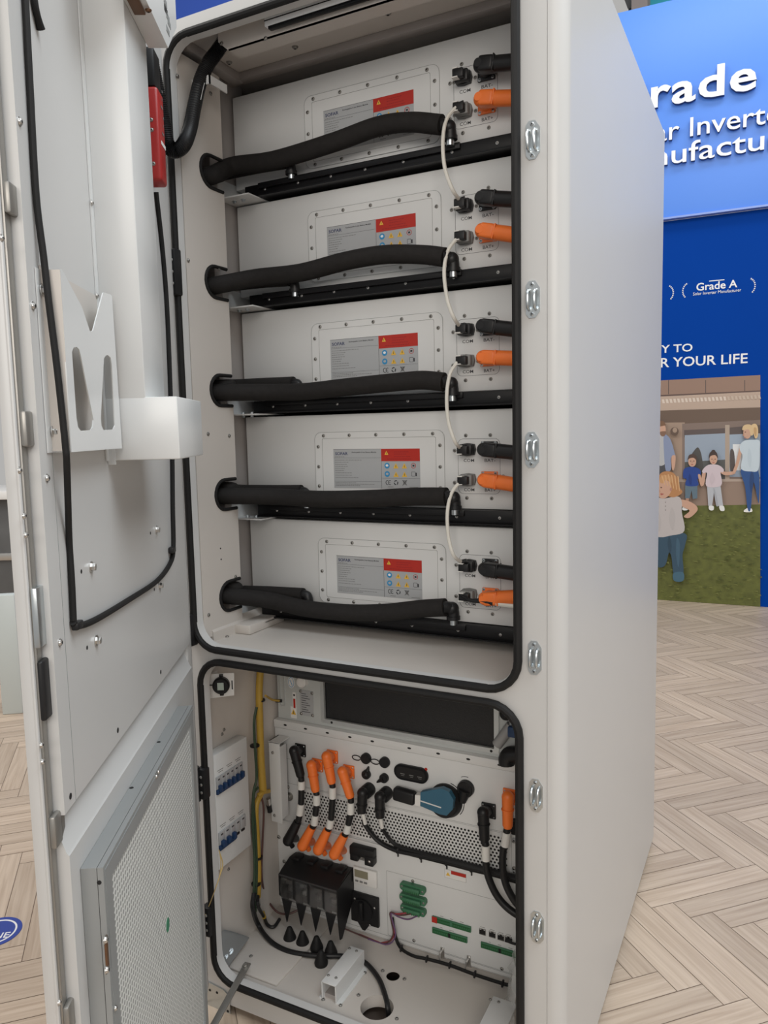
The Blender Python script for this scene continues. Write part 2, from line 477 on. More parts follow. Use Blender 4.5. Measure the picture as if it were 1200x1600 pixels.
def wreath(c, rpx, side, parent):
    """half of a laurel wreath: an arc of small leaves"""
    b = MB(); cx, cz = BOOTH.pix(*c)
    for k in range(9):
        a = math.radians(-60 + 120 * k / 8)
        x = cx + side * rpx * .75 * math.cos(a); z = cz + rpx * math.sin(a)
        for dd in (-.35, .35):
            t = a + math.pi / 2 + dd * side
            tx, tz = math.cos(t) * side, math.sin(t)
            nx, nz = -tz, tx
            l, w = rpx * .22, rpx * .06
            b.prism(BOOTH, [(x, z), (x + tx * l * .5 + nx * w, z + tz * l * .5 + nz * w), (x + tx * l, z + tz * l), (x + tx * l * .5 - nx * w, z + tz * l * .5 - nz * w)], .0005, .0025, WINK)
    b.build('laurel', parent)
aw = thing('award_mark', 'small white laurel award mark reading Grade A on the deep blue wall', 'emblem', BOOTH.p(.35, 2.32, 0))
u0, z0 = BOOTH.pix(1088, 454); u1, z1 = BOOTH.pix(1152, 449)
b = MB(); b.text(BOOTH, 'Grade A', u0, (z0 + z1) / 2, .078, WINK, n=.001, thick=.002, bold=.015, width=u1 - u0); b.build('text_line', aw)
u0, z0 = BOOTH.pix(1083, 462); u1, z1 = BOOTH.pix(1158, 455)
b = MB(); b.text(BOOTH, 'Solar Inverter Manufacturer', u0, (z0 + z1) / 2, .032, WINK, n=.001, thick=.002, width=u1 - u0); b.build('text_line', aw)
u0, z0 = BOOTH.pix(1108, 440); u1, z1 = BOOTH.pix(1132, 437)
b = MB(); b.prism(BOOTH, [(u0, z0), (u1, z0), (u1, z0 + .006), (u0, z0 + .006)], .0005, .002, WINK); b.build('small_rule', aw)
wreath((1076, 454), .055, -1, aw); wreath((1170, 447), .055, 1, aw)
aw2 = thing('award_mark', 'laurel half of a second award mark just right of the cabinet edge', 'emblem', BOOTH.p(-.05, 2.3, 0))
wreath((1043, 458), .055, 1, aw2); 

# ------------------------------------------------------------------ family photo mural (one flat print)
def mural():
    b = MB()
    P = lambda *q: [BOOTH.pix(x, y) for x, y in q]
    lay = [0]
    def pg(col, *pts, sm=0, rough=.6, nz=0.0, ns=20):
        m = mat('mural_%02x%02x%02x' % tuple(int(c * 255) for c in col), col, rough, noise=nz, nscale=ns)
        pts = P(*pts)
        if sm:
            q = [Vector((x, y, 0)) for x, y in pts]; n = len(q); out = []
            for i in range(n):
                a, c, d, e = q[i - 1], q[i], q[(i + 1) % n], q[(i + 2) % n]
                for k in range(4):
                    t = k / 4
                    out.append(.5 * (2 * c + (d - a) * t + (2 * a - 5 * c + 4 * d - e) * t * t + (3 * c - a - 3 * d + e) * t ** 3))
            pts = [(v.x, v.y) for v in out]
        lay[0] += .00012
        b.plate(BOOTH, [pts], .002 + lay[0] - .0001, .002 + lay[0], m)
    L0, R0 = 930, 1188
    pg((.27, .17, .125), (L0, 600), (R0, 586), (R0, 700), (L0, 700))                          # upper wall
    for x in (1044, 1102, 1163): pg((.10, .07, .06), (x, 594), (x + 1.2, 594), (x + 1.2, 616), (x, 616))
    pg((.10, .06, .05), (L0, 622), (R0, 610), (R0, 612), (L0, 624.5))
    pg((.44, .33, .26), (L0, 624.5), (R0, 612), (R0, 640), (L0, 645))                         # pergola beam
    for k in range(26):
        x = 1034 + k * 6.0
        y = 628 - (x - 1034) * .045
        pg((.62, .52, .44) if k < 17 else (.5, .4, .32), (x, y - 4), (x + 3.6, y - 4), (x + 5, y + 2), (x + 1.4, y + 2))
    pg((.13, .085, .06), (L0, 645), (R0, 636.5), (R0, 690), (L0, 690))                        # shaded wall under beam
    pg((.33, .235, .175), (L0, 662), (1070, 660), (1070, 790), (L0, 790))
    pg((.20, .145, .12), (1066, 662), (R0, 656), (R0, 790), (1066, 790))
    pg((.10, .075, .07), (1069, 672), (1133, 669), (1133, 683), (1069, 683))                  # window blinds
    pg((.28, .33, .40), (1070, 680), (1133, 677), (1133, 745), (1070, 745))                   # window glass
    pg((.09, .09, .085), (1070, 722), (1133, 718), (1133, 750), (1070, 750), nz=.4)
    pg((.38, .30, .24), (1133, 664), (1140, 664), (1140, 790), (1133, 790))
    pg((.10, .075, .07), (1140, 668), (R0, 664), (R0, 677), (1140, 679))
    pg((.30, .36, .44), (1140, 679), (R0, 677), (R0, 745), (1140, 745))
    pg((.70, .70, .70), (1145, 694), (1160, 694), (1160, 735), (1145, 735))
    pg((.07, .065, .06), (1081, 712), (1084, 705), (1090, 699), (1094, 704), (1097, 716), (1098, 735), (1082, 735), sm=1)  # reflections
    pg((.09, .07, .065), (1141, 704), (1147, 706), (1148, 735), (1141, 735), sm=1)
    pg((.42, .33, .27), (L0, 750), (R0, 748), (R0, 752), (L0, 754))
    pg((.27, .19, .145), (L0, 754), (R0, 752), (R0, 790), (L0, 792))
    pg((.105, .115, .022), (L0, 793), (R0, 788), (R0, 947.6), (L0, 929.8), nz=.45, ns=22)          # lawn
    for k in range(240):                                                                       # lighter grass tufts
        x = random.uniform(1030, 1184); y = random.uniform(805, 938)
        pg(random.choice([(.15, .16, .04), (.12, .135, .026), (.07, .08, .015), (.085, .10, .016)]), (x, y), (x + random.uniform(3, 9), y - 1), (x + random.uniform(3, 9), y + 1.6))
    SK, SK2 = (.52, .31, .22), (.40, .22, .15)
    pg((.11, .07, .05), *ell(1054.5, 674, 6.5, 6.5), sm=0); pg((.33, .235, .175), *ell(1055, 672, 3.6, 4))                # wall lamp ring
    # man in a blue shirt
    pg((.06, .06, .07), (1027, 722), (1040, 722), (1043, 770), (1028, 775))
    pg((.42, .42, .43), (1026, 682), (1038, 680), (1041, 722), (1026, 723), sm=1)
    pg((.22, .26, .38), (1038, 680), (1046, 683), (1051, 694), (1055, 709), (1056, 713), (1049, 715), (1049, 733), (1041, 735), (1038, 705), sm=1)
    pg(SK, (1050, 713), (1056, 712), (1055, 728), (1052, 735), (1050, 727), sm=1)
    pg(SK, *ell(1036, 671, 5.0, 8.5)); pg((.17, .09, .05), (1028, 668), (1030, 659), (1037, 658), (1041, 664), (1038, 665), (1030, 667), sm=1)
    pg((.20, .11, .07), (1032, 675), (1041, 674), (1039, 681), (1034, 681), sm=1)
    # boy in blue t shirt
    pg((.10, .15, .19), (1071, 756), (1090, 756), (1090, 778), (1083, 779), (1081, 766), (1078, 778), (1071, 778))
    pg(SK2, (1072, 778), (1077, 778), (1076, 791), (1071, 791)); pg((.7, .7, .68), (1068, 791), (1076, 790), (1075, 796), (1067, 796), sm=1)
    pg((.010, .045, .23), (1069, 733), (1078, 729), (1088, 730), (1095, 735), (1094, 747), (1090, 748), (1091, 758), (1072, 758), (1073, 748), (1068, 746), sm=1)
    pg(SK, (1091, 742), (1095, 742), (1098, 757), (1095, 758), sm=1)
    pg(SK, *ell(1082, 721, 6.2, 8)); pg((.07, .04, .03), (1075, 718), (1077, 711), (1084, 709), (1089, 714), (1089, 719), (1084, 715), (1078, 716), sm=1)
    # girl in pale pink t shirt
    pg((.42, .43, .46), (1105, 758), (1126, 758), (1130, 789), (1122, 790), (1116, 768), (1113, 789), (1107, 790))
    pg((.7, .7, .68), (1108, 790), (1115, 790), (1115, 796), (1109, 796), sm=1); pg((.7, .7, .68), (1124, 790), (1131, 790), (1132, 797), (1126, 797), sm=1)
    pg(SK, (1098, 738), (1103, 738), (1100, 757), (1096, 756), sm=1); pg(SK, (1127, 733), (1134, 737), (1147, 736), (1148, 740), (1134, 742), (1126, 738), sm=1)
    pg((.56, .47, .50), (1098, 734), (1107, 726), (1122, 726), (1131, 733), (1129, 738), (1126, 738), (1127, 758), (1104, 759), (1105, 739), (1099, 739), sm=1)
    pg(SK, *ell(1115, 717, 6, 8.2)); pg((.05, .03, .025), (1108, 716), (1109, 708), (1114, 704), (1120, 707), (1122, 716), (1118, 711), (1111, 712), sm=1)
    for fx, fy in ((1079.6, 720), (1084.6, 720), (1112.6, 717), (1117.6, 717)): pg((.06, .03, .025), *ell(fx, fy, .9, .7, 8))
    for fx, fy in ((1082, 725), (1115, 722)): pg((.38, .12, .10), (fx - 2, fy - .3), (fx + 2, fy - .3), (fx + 1, fy + 1.1), (fx - 1, fy + 1.1))
    for fx, fy in ((1082, 722.3), (1115, 719.6)): pg((.42, .23, .16), (fx - .7, fy), (fx + .7, fy), (fx, fy - 2.4))
    pg((.05, .03, .025), *ell(1115, 705, 3.2, 2.6, 12))
    pg((.006, .03, .17), (1078, 740), (1081, 748), (1080, 757), (1077, 750), sm=1); pg((.52, .435, .465), (1113, 738), (1117, 748), (1112, 756), (1110, 746), sm=1)
    pg((.34, .35, .38), (1115, 762), (1118, 768), (1122, 788), (1119, 788), sm=1)
    # woman in pale blue top and jeans
    pg((.75, .73, .70), (1163, 796), (1170, 792), (1175, 795), (1174, 799), (1163, 799), sm=1)
    pg((.018, .07, .22), (1158, 733), (1184, 733), (1186, 780), (1184, 782), (1177, 752), (1173, 794), (1168, 794), (1164, 760), sm=1)
    pg(SK, (1156, 698), (1160, 700), (1155, 722), (1149, 738), (1145, 737), (1150, 722), sm=1)
    pg((.50, .57, .62), (1157, 694), (1164, 688), (1176, 687), (1186, 688), (1187, 700), (1185, 733), (1172, 736), (1158, 732), (1160, 712), (1156, 703), sm=1)
    pg((.62, .44, .24), (1174, 665), (1180, 662), (1184, 668), (1184, 681), (1180, 685), (1177, 676), sm=1)
    pg(SK, *ell(1167.5, 676, 6.3, 9.5)); pg((.60, .43, .24), (1160, 672), (1162, 665), (1170, 663), (1176, 667), (1177, 678), (1173, 680), (1170, 671), sm=1)
    pg((.40, .22, .15), (1162, 676), (1160, 681), (1163, 681)); pg((.10, .05, .04), *ell(1164.5, 675, 1.1, .8, 8)); pg((.38, .14, .11), (1162, 683.5), (1166, 683), (1163.5, 685))
    pg((.48, .30, .14), (1178, 668), (1182, 670), (1181, 682), (1178, 676), sm=1); pg((.46, .53, .58), (1170, 700), (1174, 712), (1172, 730), (1168, 716), sm=1)
    pg((.012, .045, .15), (1174, 736), (1178, 746), (1174, 770), (1171, 752), sm=1)
    # running toddler in front
    pg((.03, .07, .11), (1021, 832), (1070, 832), (1071, 850), (1067, 866), (1068, 896), (1054, 897), (1050, 870), (1046, 862), (1040, 882), (1028, 884), (1024, 868), sm=1)
    pg((.05, .12, .17), (1053, 894), (1068, 893), (1068, 906), (1054, 906), sm=1)
    pg(SK, (1062, 780), (1076, 782), (1088, 789), (1090, 797), (1078, 808), (1069, 806), (1078, 797), (1066, 790), sm=1)
    pg((.46, .42, .41), (1022, 782), (1040, 778), (1060, 775), (1066, 784), (1066, 800), (1070, 828), (1052, 835), (1024, 834), sm=1)
    pg((.425, .39, .38), (1050, 792), (1056, 806), (1052, 828), (1046, 812), sm=1); pg((.425, .39, .38), (1030, 800), (1034, 815), (1031, 830), (1028, 815), sm=1)
    pg((.02, .05, .08), (1046, 836), (1050, 850), (1048, 864), (1044, 850), sm=1); pg((.045, .10, .15), (1058, 840), (1063, 850), (1061, 885), (1057, 866), sm=1)
    for k in range(3): pg((.25, .22, .21), *ell(1040.5, 784 + k * 6, .9, 1.1, 8))
    pg((.42, .20, .08), (1028, 760), (1031, 742), (1040, 736), (1052, 738), (1060, 748), (1062, 760), (1067, 768), (1060, 774), (1050, 776), (1034, 770), sm=1)
    pg(SK, (1028, 754), (1036, 748), (1046, 752), (1050, 762), (1046, 773), (1038, 778), (1030, 774), sm=1)
    pg((.50, .27, .12), (1031, 750), (1036, 742), (1048, 744), (1050, 754), (1042, 748), (1036, 755), sm=1)
    for k in range(6): pg((.60, .36, .18), (1034 + k * 5, 740 + abs(k - 2)), (1036 + k * 5, 741 + abs(k - 2)), (1040 + k * 4.6, 756 + k * 2), (1039 + k * 4.6, 757 + k * 2))
    pg((.44, .25, .17), (1030, 762), (1033, 768), (1029, 768.5)); pg((.40, .20, .15), *ell(1049, 764, 1.8, 2.6, 10))
    pg((.10, .05, .04), *ell(1034, 761, 1.3, 1.0, 8)); pg((.35, .10, .08), (1033, 770), (1038, 771), (1034, 773), sm=1)
    return b
single(mural(), 'photo_mural', 'printed family photo mural of a lawn and house on the deep blue wall', 'mural', BOOTH.p(.3, .9, 0))

# things in the far background
bg = thing('roof_truss', 'dark steel hall roof truss seen above the light blue header', 'truss', (.3, 9.0, 6.6))
for k, z in enumerate((6.6, 7.15, 7.7)):
    b = MB(); b.wbox(-1.5, 4, 9.0, 9.25, z, z + .22, mat('truss_grey', (.16, .16, .16), .5, noise=.3, nscale=3)); b.build('beam', bg)
b = MB(); b.wbox(-1.5, 4, 9.3, 9.4, 6.3, 8.2, mat('truss_backing', (.045, .05, .05), .8)); b.build('backing', bg)
p = FY(999, 10, 8.0); b = MB(); b.wbox(p.x - .085, p.x + .085, 8.0, 8.2, -.02, 8, mat('pillar_greige', (.34, .29, .27), .6))
single(b, 'hall_pillar', 'slim greige hall pillar rising behind the light blue header', 'pillar', (p.x, 8.1, -.02))
p = FY(1024, 10, 8.4); b = MB(); b.wbox(p.x - .2, p.x + .16, 8.4, 8.5, 4, 8, mat('turquoise_banner_cloth', (.05, .50, .62), .6))
single(b, 'hanging_banner', 'turquoise banner beside the slim pillar above the header', 'banner', (p.x, 8.45, 4))
p = FY(330, 20, 6.0); b = MB(); b.box(Fr((p.x, 6, p.z), (1, 0, 0), (0, 0, 1), (0, -1, 0)), -2.2, 1.0, -.9, 3.0, -.1, 0, mat('royal_blue_banner_cloth', (.035, .115, .60), .55), .01)
single(b, 'hanging_banner', 'royal blue banner hanging high behind the top of the cabinet', 'banner', (p.x, 6.05, p.z - .9))
# left edge of the picture, behind the door
p = FZ(20, 1116, -.02)
b = MB(); fr = Fr((p.x, p.y, -.02), Vector((.80, .6, 0)), (0, 0, 1), Vector((.6, -.8, 0)))
b.box(fr, -.05, .05, 0, .62, -.06, .0, mat('pale_sign_metal', (.50, .54, .53), .4), .006)
single(b, 'stand_post', 'pale grey post standing on the floor behind the open door', 'post', (p.x, p.y, -.02))
q = FZ(5, 1052, -.02)
b = MB(); b.lathe((q.x - .13, q.y, -.02), (0, 0, 1), [(0, .16), (.05, .2), (.16, .19), (.22, .12), (.25, .05)], mat('dark_navy_fabric', (.02, .03, .06), .7, noise=.3), 18)
single(b, 'bag', 'dark navy bag on the floor left of the open door', 'bag', (q.x - .13, q.y, -.02))
t = thing('display_table', 'white topped display table with dark drawers far behind the door', 'table', (-5.3, 2.9, -.02))
fr = Fr((-5.3, 2.9, -.02), (.9, .43, 0), (0, 0, 1), (.43, -.9, 0))
b = MB(); b.box(fr, -.9, .75, .92, .99, -.5, .3, STICK, .01); b.build('table_top', t)
b = MB(); b.box(fr, -.8, .7, 0, .92, -.4, .2, mat('dark_display_front', (.10, .10, .10), .45, noise=.3, nscale=5), .01); b.build('cabinet_body', t)
b = MB(); b.box(fr, -.8, .7, .42, .48, .2, .225, STEEL, .005); b.build('rail', t)
b = MB(); b.lathe(fr.p(.42, .99, 0), (0, 0, 1), [(0, .14), (.25, .17), (.34, .08)], BLACK, 16)
single(b, 'vase', 'black rounded pot standing on the white display table', 'pot', fr.p(.42, .99, 0))
q = FZ(-6, 1456, -.0185)
fz = Fr((q.x, q.y, -.02), (.83, .56, 0), (-.56, .83, 0), (0, 0, 1))
b = MB(); b.plate(fz, [ell(0, 0, .068, .068, 40)], 0, .0012, mat('sticker_blue', (.02, .05, .30), .35)); b.plate(fz, [ell(0, 0, .055, .055, 40), ell(0, 0, .050, .050, 40)], .0012, .0018, WINK)
b.text(fz, 'NE', .002, -.03, .034, WINK, n=.0012, thick=.0006, bold=.01)
single(b, 'floor_sticker', 'round blue floor sticker with white letters at the left edge', 'sticker', (q.x, q.y, -.02))
# ================================================================== the cabinet
XL, XR, DEPTH, HT = -.94, 0.0, 1.22, 2.262
cab = thing('battery_cabinet', 'tall white open battery cabinet with black door gaskets standing on the wood floor', 'cabinet', (-.47, .6, 0))
F0 = front(0)
UP = (-.860, .890, -.0855, 2.2245)      # gasket centre lines, upper and lower opening
LO = (-.850, .0640, -.0835, .8620)
def hole(r, d, rad): return rr(r[0] + d, r[1] + d, r[2] - d, r[3] - d, rad)
b = MB()
b.plate(F0, [[(XL, 0), (-.0332, 0), (-.0332, HT), (XL, HT)], hole(UP, .007, .055), hole(LO, .007, .055)], -.002, 0, PAINT)
for r in (UP, LO):
    b.plate(F0, [hole(r, .004, .058), hole(r, .0075, .055)], -.014, .008, PAINT)
b.build('front_frame', cab)
b = MB()                                                   # right side sheet wrapping round the front corner
arc = [(-.030 + .030 * math.sin(math.radians(a)), .030 - .030 * math.cos(math.radians(a))) for a in range(0, 91, 9)]
outer = [(-.0325, 0)] + arc + [(0, DEPTH)]
inner = [(-.003, DEPTH), (-.003, .03)] + [(-.030 + .027 * math.sin(math.radians(a)), .030 - .027 * math.cos(math.radians(a))) for a in range(81, -1, -9)] + [(-.0325, .003)]
b.prism(flat(0), outer + inner, .004, HT, PAINT)
b.build('side_panel', cab)
b = MB(); b.wbox(XL, XL + .003, .002, DEPTH, .004, HT, PAINT); b.build('side_panel', cab)
b = MB(); b.wbox(XL, 0, DEPTH, DEPTH + .003, .004, HT, PAINT); b.build('back_panel', cab)
b = MB(); b.wbox(XL + .001, -.001, .001, DEPTH + .002, HT - .004, HT + .001, PAINT, .001); b.build('roof', cab)
b = MB(); b.wbox(XL + .02, -.02, .02, DEPTH - .02, -.019, .006, mat('plinth_grey', (.30, .29, .28), .5), .002); b.build('plinth', cab)
for r in (UP, LO):
    b = MB(); pts = [F0.p(x, y, .0085) for x, y in hole(r, .0, .06)]
    b.tube(pts, .0082, RUBBER, seg=10, smooth=1, closed=True); b.build('door_gasket', cab)
# latch strikes on the right post
def strike(px, py, up):
    x, z = F0.pix(px, py); b = MB()
    o = [(-.0125, .024), (-.007, .031), (.004, .031), (.0125, .018), (.0125, -.022), (.004, -.033), (-.007, -.033), (-.0125, -.026)]
    b.prism(F0, [(x + a, z + c) for a, c in o], 0, .0022, ZINC)
    for dx in (-.0065, .0055):
        pts = [F0.p(x + dx, z + .016, .001), F0.p(x + dx, z + .013, .010), F0.p(x + dx, z + .004, .0135), F0.p(x + dx, z - .008, .0135), F0.p(x + dx, z - .016, .010), F0.p(x + dx, z - .019, .001)]
        b.tube(pts, .0027, ZINC, seg=8, smooth=4)
    s = b.build('latch_strike', cab)
    for dz in (.0245, -.0265): screw(s, F0.p(x - .001, z + dz, .0018), (0, -1, 0), .0036, ZINC)
for q in ((833, 218), (833, 467), (832, 702), (836, 1027), (838, 1242), (840, 1448)): strike(*q, 1)

# ---- inner walls of the upper compartment
LW = leftwall(-.85)
holes = [LW.pix(x, y) for x, y in ((322, 265), (333, 440), (343, 610), (352, 773), (362, 930))]
Y1 = .158
out = [(.014, .905), (Y1, .905)]
for hy, hz in sorted(holes, key=lambda h: h[1]):
    hz0, r = hz, .036
    out += [(Y1, hz0 - r)] + [(.112 + r * math.cos(math.radians(a)), hz0 + r * math.sin(math.radians(a))) for a in range(270, 89, -15)] + [(Y1, hz0 + r)]
out += [(Y1, 2.21), (.014, 2.21)]
b = MB(); b.plate(LW, [out], -.002, 0, INNER); wl = b.build('inner_side_wall', cab)
for hy, hz in holes:
    b = MB(); r = .036
    pts = [LW.p(Y1 - .004, hz - r, 0)] + [LW.p(.112 + r * math.cos(math.radians(a)), hz + r * math.sin(math.radians(a)), 0) for a in range(270, 89, -15)] + [LW.p(Y1 - .004, hz + r, 0)]
    b.tube(pts, .0042, RUBBER, seg=8, smooth=1); b.build('edge_grommet', cab)
for q in ((294, 407), (342, 420), (325, 488 + 190), (358, 681), (368, 901), (326, 961), (277, 119), (329, 146)): screw(wl, LW.P(*q), (1, 0, 0), .0038, DSTEEL)
for q in ((344.5, 857), (345.5, 874)): screw(wl, LW.P(*q), (1, 0, 0), .0022, VOID, 'screw_hole', 'hole')
b = MB(); b.wbox(-.937, -.892, .162, .30, .89, 2.25, DGREY, .002); b.wbox(-.937, -.925, .004, .17, .89, 2.25, DGREY); b.build('corner_post', cab)
b = MB(); b.wbox(-.937, -.003, .30, .303 + .9, .87, .885, DGREY); b.wbox(-.06, -.048, .03, .30, .89, 2.25, INNER); b.wbox(-.937, -.003, 1.15, 1.153, .06, 2.25, DGREY); b.build('inner_liner', cab)
# ceiling: sheet, front angle, rear beam, corner gusset
b = MB(); b.wbox(-.93, -.04, .003, 1.15, 2.250, 2.254, INNER); b.build('inner_ceiling', cab)
p = FY(357, 79, .06); p2 = FY(341, 66, .06)
b = MB(); b.prism(front(.06), [(p2.x, p2.z), (p.x, p.z), (-.1, p.z), (-.1, 2.249), (p2.x, 2.249)], -.003, 0, INNER)
b.wbox(p.x, -.1, .06, .10, p.z, p.z + .003, INNER); ca = b.build('ceiling_angle', cab)
for q in ((346, 68), (415, 60), (640, -10)): screw(ca, FY(*q, .059), (0, -1, 0), .0036, DSTEEL)
b = MB(); zt = 2.214 + .008
b.wbox(-.90, -.07, .235, .262, zt + .010, 2.250, DGREY, .002); b.wbox(-.88, -.85, .05, .25, 2.228, 2.250, DGREY, .003)
b.prism(leftwall(-.895), [(.17, 2.15), (.235, 2.235), (.17, 2.235)], 0, .004, DGREY); bm_ = b.build('ceiling_beam', cab)
for q in ((358, 97), (461, 73), (606, 20)):
    d = FZ(*q, 2.250); screw(bm_, d, (0, 0, -1), .006, DSTEEL, 'bolt')
# work light under the ceiling
LEDW = mat('light_bar_gleam', (.90, .91, .91), .35)  # near white, standing in for light reflected by the aluminium
p = FY(418, 34, .052); q = FY(540, 2, .052)
fl = front(.052)
wlp = thing('light_bar', 'slim aluminium light bar fixed under the cabinet ceiling', 'light', (p.x + .12, .05, p.z))
b = MB(); b.box(fl, p.x, p.x + .34, 2.2165, 2.240, 0, .012, LEDW, .002); b.build('housing', wlp)
b = MB(); b.box(fl, p.x + .008, p.x + .336, 2.2105, 2.2165, .0, .011, BLACKG, .001); b.build('lens', wlp)
b = MB(); b.box(fl, p.x, p.x + .34, 2.2265, 2.2285, .012, .0125, BLACK); b.build('groove', wlp)
# floor pan of the upper compartment
b = MB(); b.wbox(-.847, -.09, .005, .42, .888, .8925, INNER)
b.prism(front(.03), [(-.86, .8925), (-.845, .8925), (-.845, .915), (-.86, .93)], -.25, -.01, INNER)
b.wbox(-.849, -.80, .12, .27, .8925, .916, INNER, .004)
b.wbox(-.80, -.10, .29, .31, .8925, .902, GREYP); pan = b.build('shelf_pan', cab)
for q in ((345, 979), (375, 967), (355, 995)): screw(pan, FZ(*q, .893), (0, 0, 1), .004, DSTEEL)

# ================================================================== battery modules (five, copies of one)
FM = front(.25)
PITCH = .2597
M4T, M4B = 1.4235, 1.2035
def zoom5(X, Y, n=0): return FM.pix(480 + X * .2, 660 + Y * .2, n)
mod = thing('battery_module', 'x', 'battery module', (-.47, .25, M4B), 'battery modules stacked in the upper compartment')
b = MB(); b.wbox(-.885, -.066, .25, 1.0, M4B, M4T, PANEL, .0025); b.build('case', mod)
b = MB(); b.plate(FM, [rr(-.6765, 1.2185, -.3335, 1.381, .018)], 0, .0022, PANEL)
b.plate(FM, [rr(-.6765, 1.2185, -.3335, 1.381, .018), rr(-.6758, 1.2192, -.3342, 1.3803, .0175)], .0022, .0025, GREYP)
b.plate(FM, [rr(-.6555, 1.233, -.3545, 1.366, .004), rr(-.6549, 1.2336, -.3551, 1.3654, .004)], .0022, .0025, GREYC)
cov = b.build('access_cover', mod)
for x in (-.651, -.579, -.507, -.434, -.362):
    for z in (1.3725, 1.2265): screw(cov, FM.p(x, z, .0022), (0, -1, 0), .0034, DSTEEL)
for z in (1.346, 1.2975, 1.250):
    for x in (-.667, -.3445): screw(cov, FM.p(x, z, .0022), (0, -1, 0), .0034, DSTEEL)
# rating label
b = MB(); x0, x1, z0, z1, xs = -.624, -.3945, 1.246, 1.3395, -.494
b.box(FM, x0, x1, z0, z1, .0022, .0026, LGREY)
b.box(FM, x0, x1, z1 - .0006, z1, .0026, .0028, INK); b.box(FM, xs - .0003, xs + .0003, z0, 1.311, .0026, .0028, INK)
for z in (1.3185, 1.262): b.box(FM, x0 + .002, xs - .001, z, z + .0004, .0026, .0028, INK)
b.box(FM, xs + .001, x1 - .001, 1.2705, 1.2709, .0026, .0028, INK)
b.text(FM, 'SOFAR', x0 + .005, 1.3255, .0100, BINK, n=.0026, thick=.0002, bold=.02, width=.035)
b.text(FM, 'Rechargeable Li-ion Battery Module', x0 + .051, 1.3305, .0042, INK, n=.0026, thick=.0002, bold=.01, width=.066)
random.seed(11)
for z, l in ((1.3205, .026), (1.3125, .074), (1.3075, .035), (1.3025, .032), (1.2975, .033), (1.2925, .026), (1.2875, .024), (1.2820, .042), (1.2765, .046), (1.2705, .064), (1.2585, .055), (1.2550, .105), (1.2515, .066)):
    x = x0 + .004
    while x < x0 + .004 + l:
        w = random.uniform(.002, .006); b.box(FM, x, x + w, z, z + .0013, .0026, .0027, GREYC); x += w + .0012
b.box(FM, xs, x1, 1.3105, z1, .0026, .0029, REDL)
def tri(x, z, s, m): b.prism(FM, [(x - s, z - s * .8), (x + s, z - s * .8), (x, z + s)], .0029, .0031, m); b.box(FM, x - s * .1, x + s * .1, z - s * .45, z + s * .35, .0031, .0032, INK)
tri(-.480, 1.3295, .0052, YINK)
for z, l in ((1.3315, .034), (1.3265, .030), (1.3205, .036), (1.315, .06)):
    x = -.460 if l < .05 else -.478
    e = x + l
    while x < e: w = random.uniform(.003, .006); b.box(FM, x, x + w, z, z + .0012, .0029, .003, mat('dim_red_text', (.25, .01, .012), .5)); x += w + .0012
for z in (1.300, 1.2805):
    b.plate(FM, [ell(-.479, z, .0068, .0068)], .0026, .0030, BLUI)
    b.plate(FM, [ell(-.479, z + .0005, .0035, .0028)], .0030, .0032, WINK if z > 1.29 else LGREY)
    tri(-.456, z - .001, .0068, YINK); tri(-.434, z - .001, .0068, YINK)
b.plate(FM, [ell(-.411, 1.300, .0062, .0062), ell(-.411, 1.300, .0050, .0050)], .0026, .0029, REDL); b.box(FM, -.4135, -.4085, 1.298, 1.302, .0026, .0029, INK)
b.plate(FM, [rr(-.4165, 1.2755, -.4065, 1.286, .0015), rr(-.4158, 1.2762, -.4072, 1.2853, .001)], .0026, .0029, INK); b.box(FM, -.406, -.403, 1.276, 1.284, .0026, .0029, INK)
for k in (0, 1):                                                   # CE mark
    cx = -.479 + k * .0068
    b.plate(FM, [ell(cx, 1.2605, .0048, .0056, 14, 60, 300) + ell(cx, 1.2605, .0034, .0042, 14, 300, 60)], .0026, .0029, INK)
b.box(FM, -.4752, -.4715, 1.2600, 1.2610, .0026, .0029, INK)
for k in range(3):                                                 # recycling arrows
    a = math.radians(90 + 120 * k)
    b.plate(FM, [ell(-.4565, 1.2605, .0058, .0058, 8, 60 + 120 * k, 150 + 120 * k) + ell(-.4565, 1.2605, .0034, .0034, 8, 150 + 120 * k, 60 + 120 * k)], .0026, .0029, INK)
b.prism(FM, [(-.4385, 1.264), (-.4295, 1.264), (-.431, 1.256), (-.437, 1.256)], .0026, .0029, GREYC)
b.box(FM, -.4395, -.4285, 1.2645, 1.2658, .0026, .0029, INK)
for s_ in (1, -1): b.tube([FM.p(-.434 - s_ * .0055, 1.2545, .0028), FM.p(-.434 + s_ * .0055, 1.2665, .0028)], .0005, INK, 6, 1)
for x, l in ((-.478, .014), (-.422, .022)): b.box(FM, x, x + l, 1.2497, 1.2510, .0026, .0029, GREYC)
b.build('rating_label', mod)
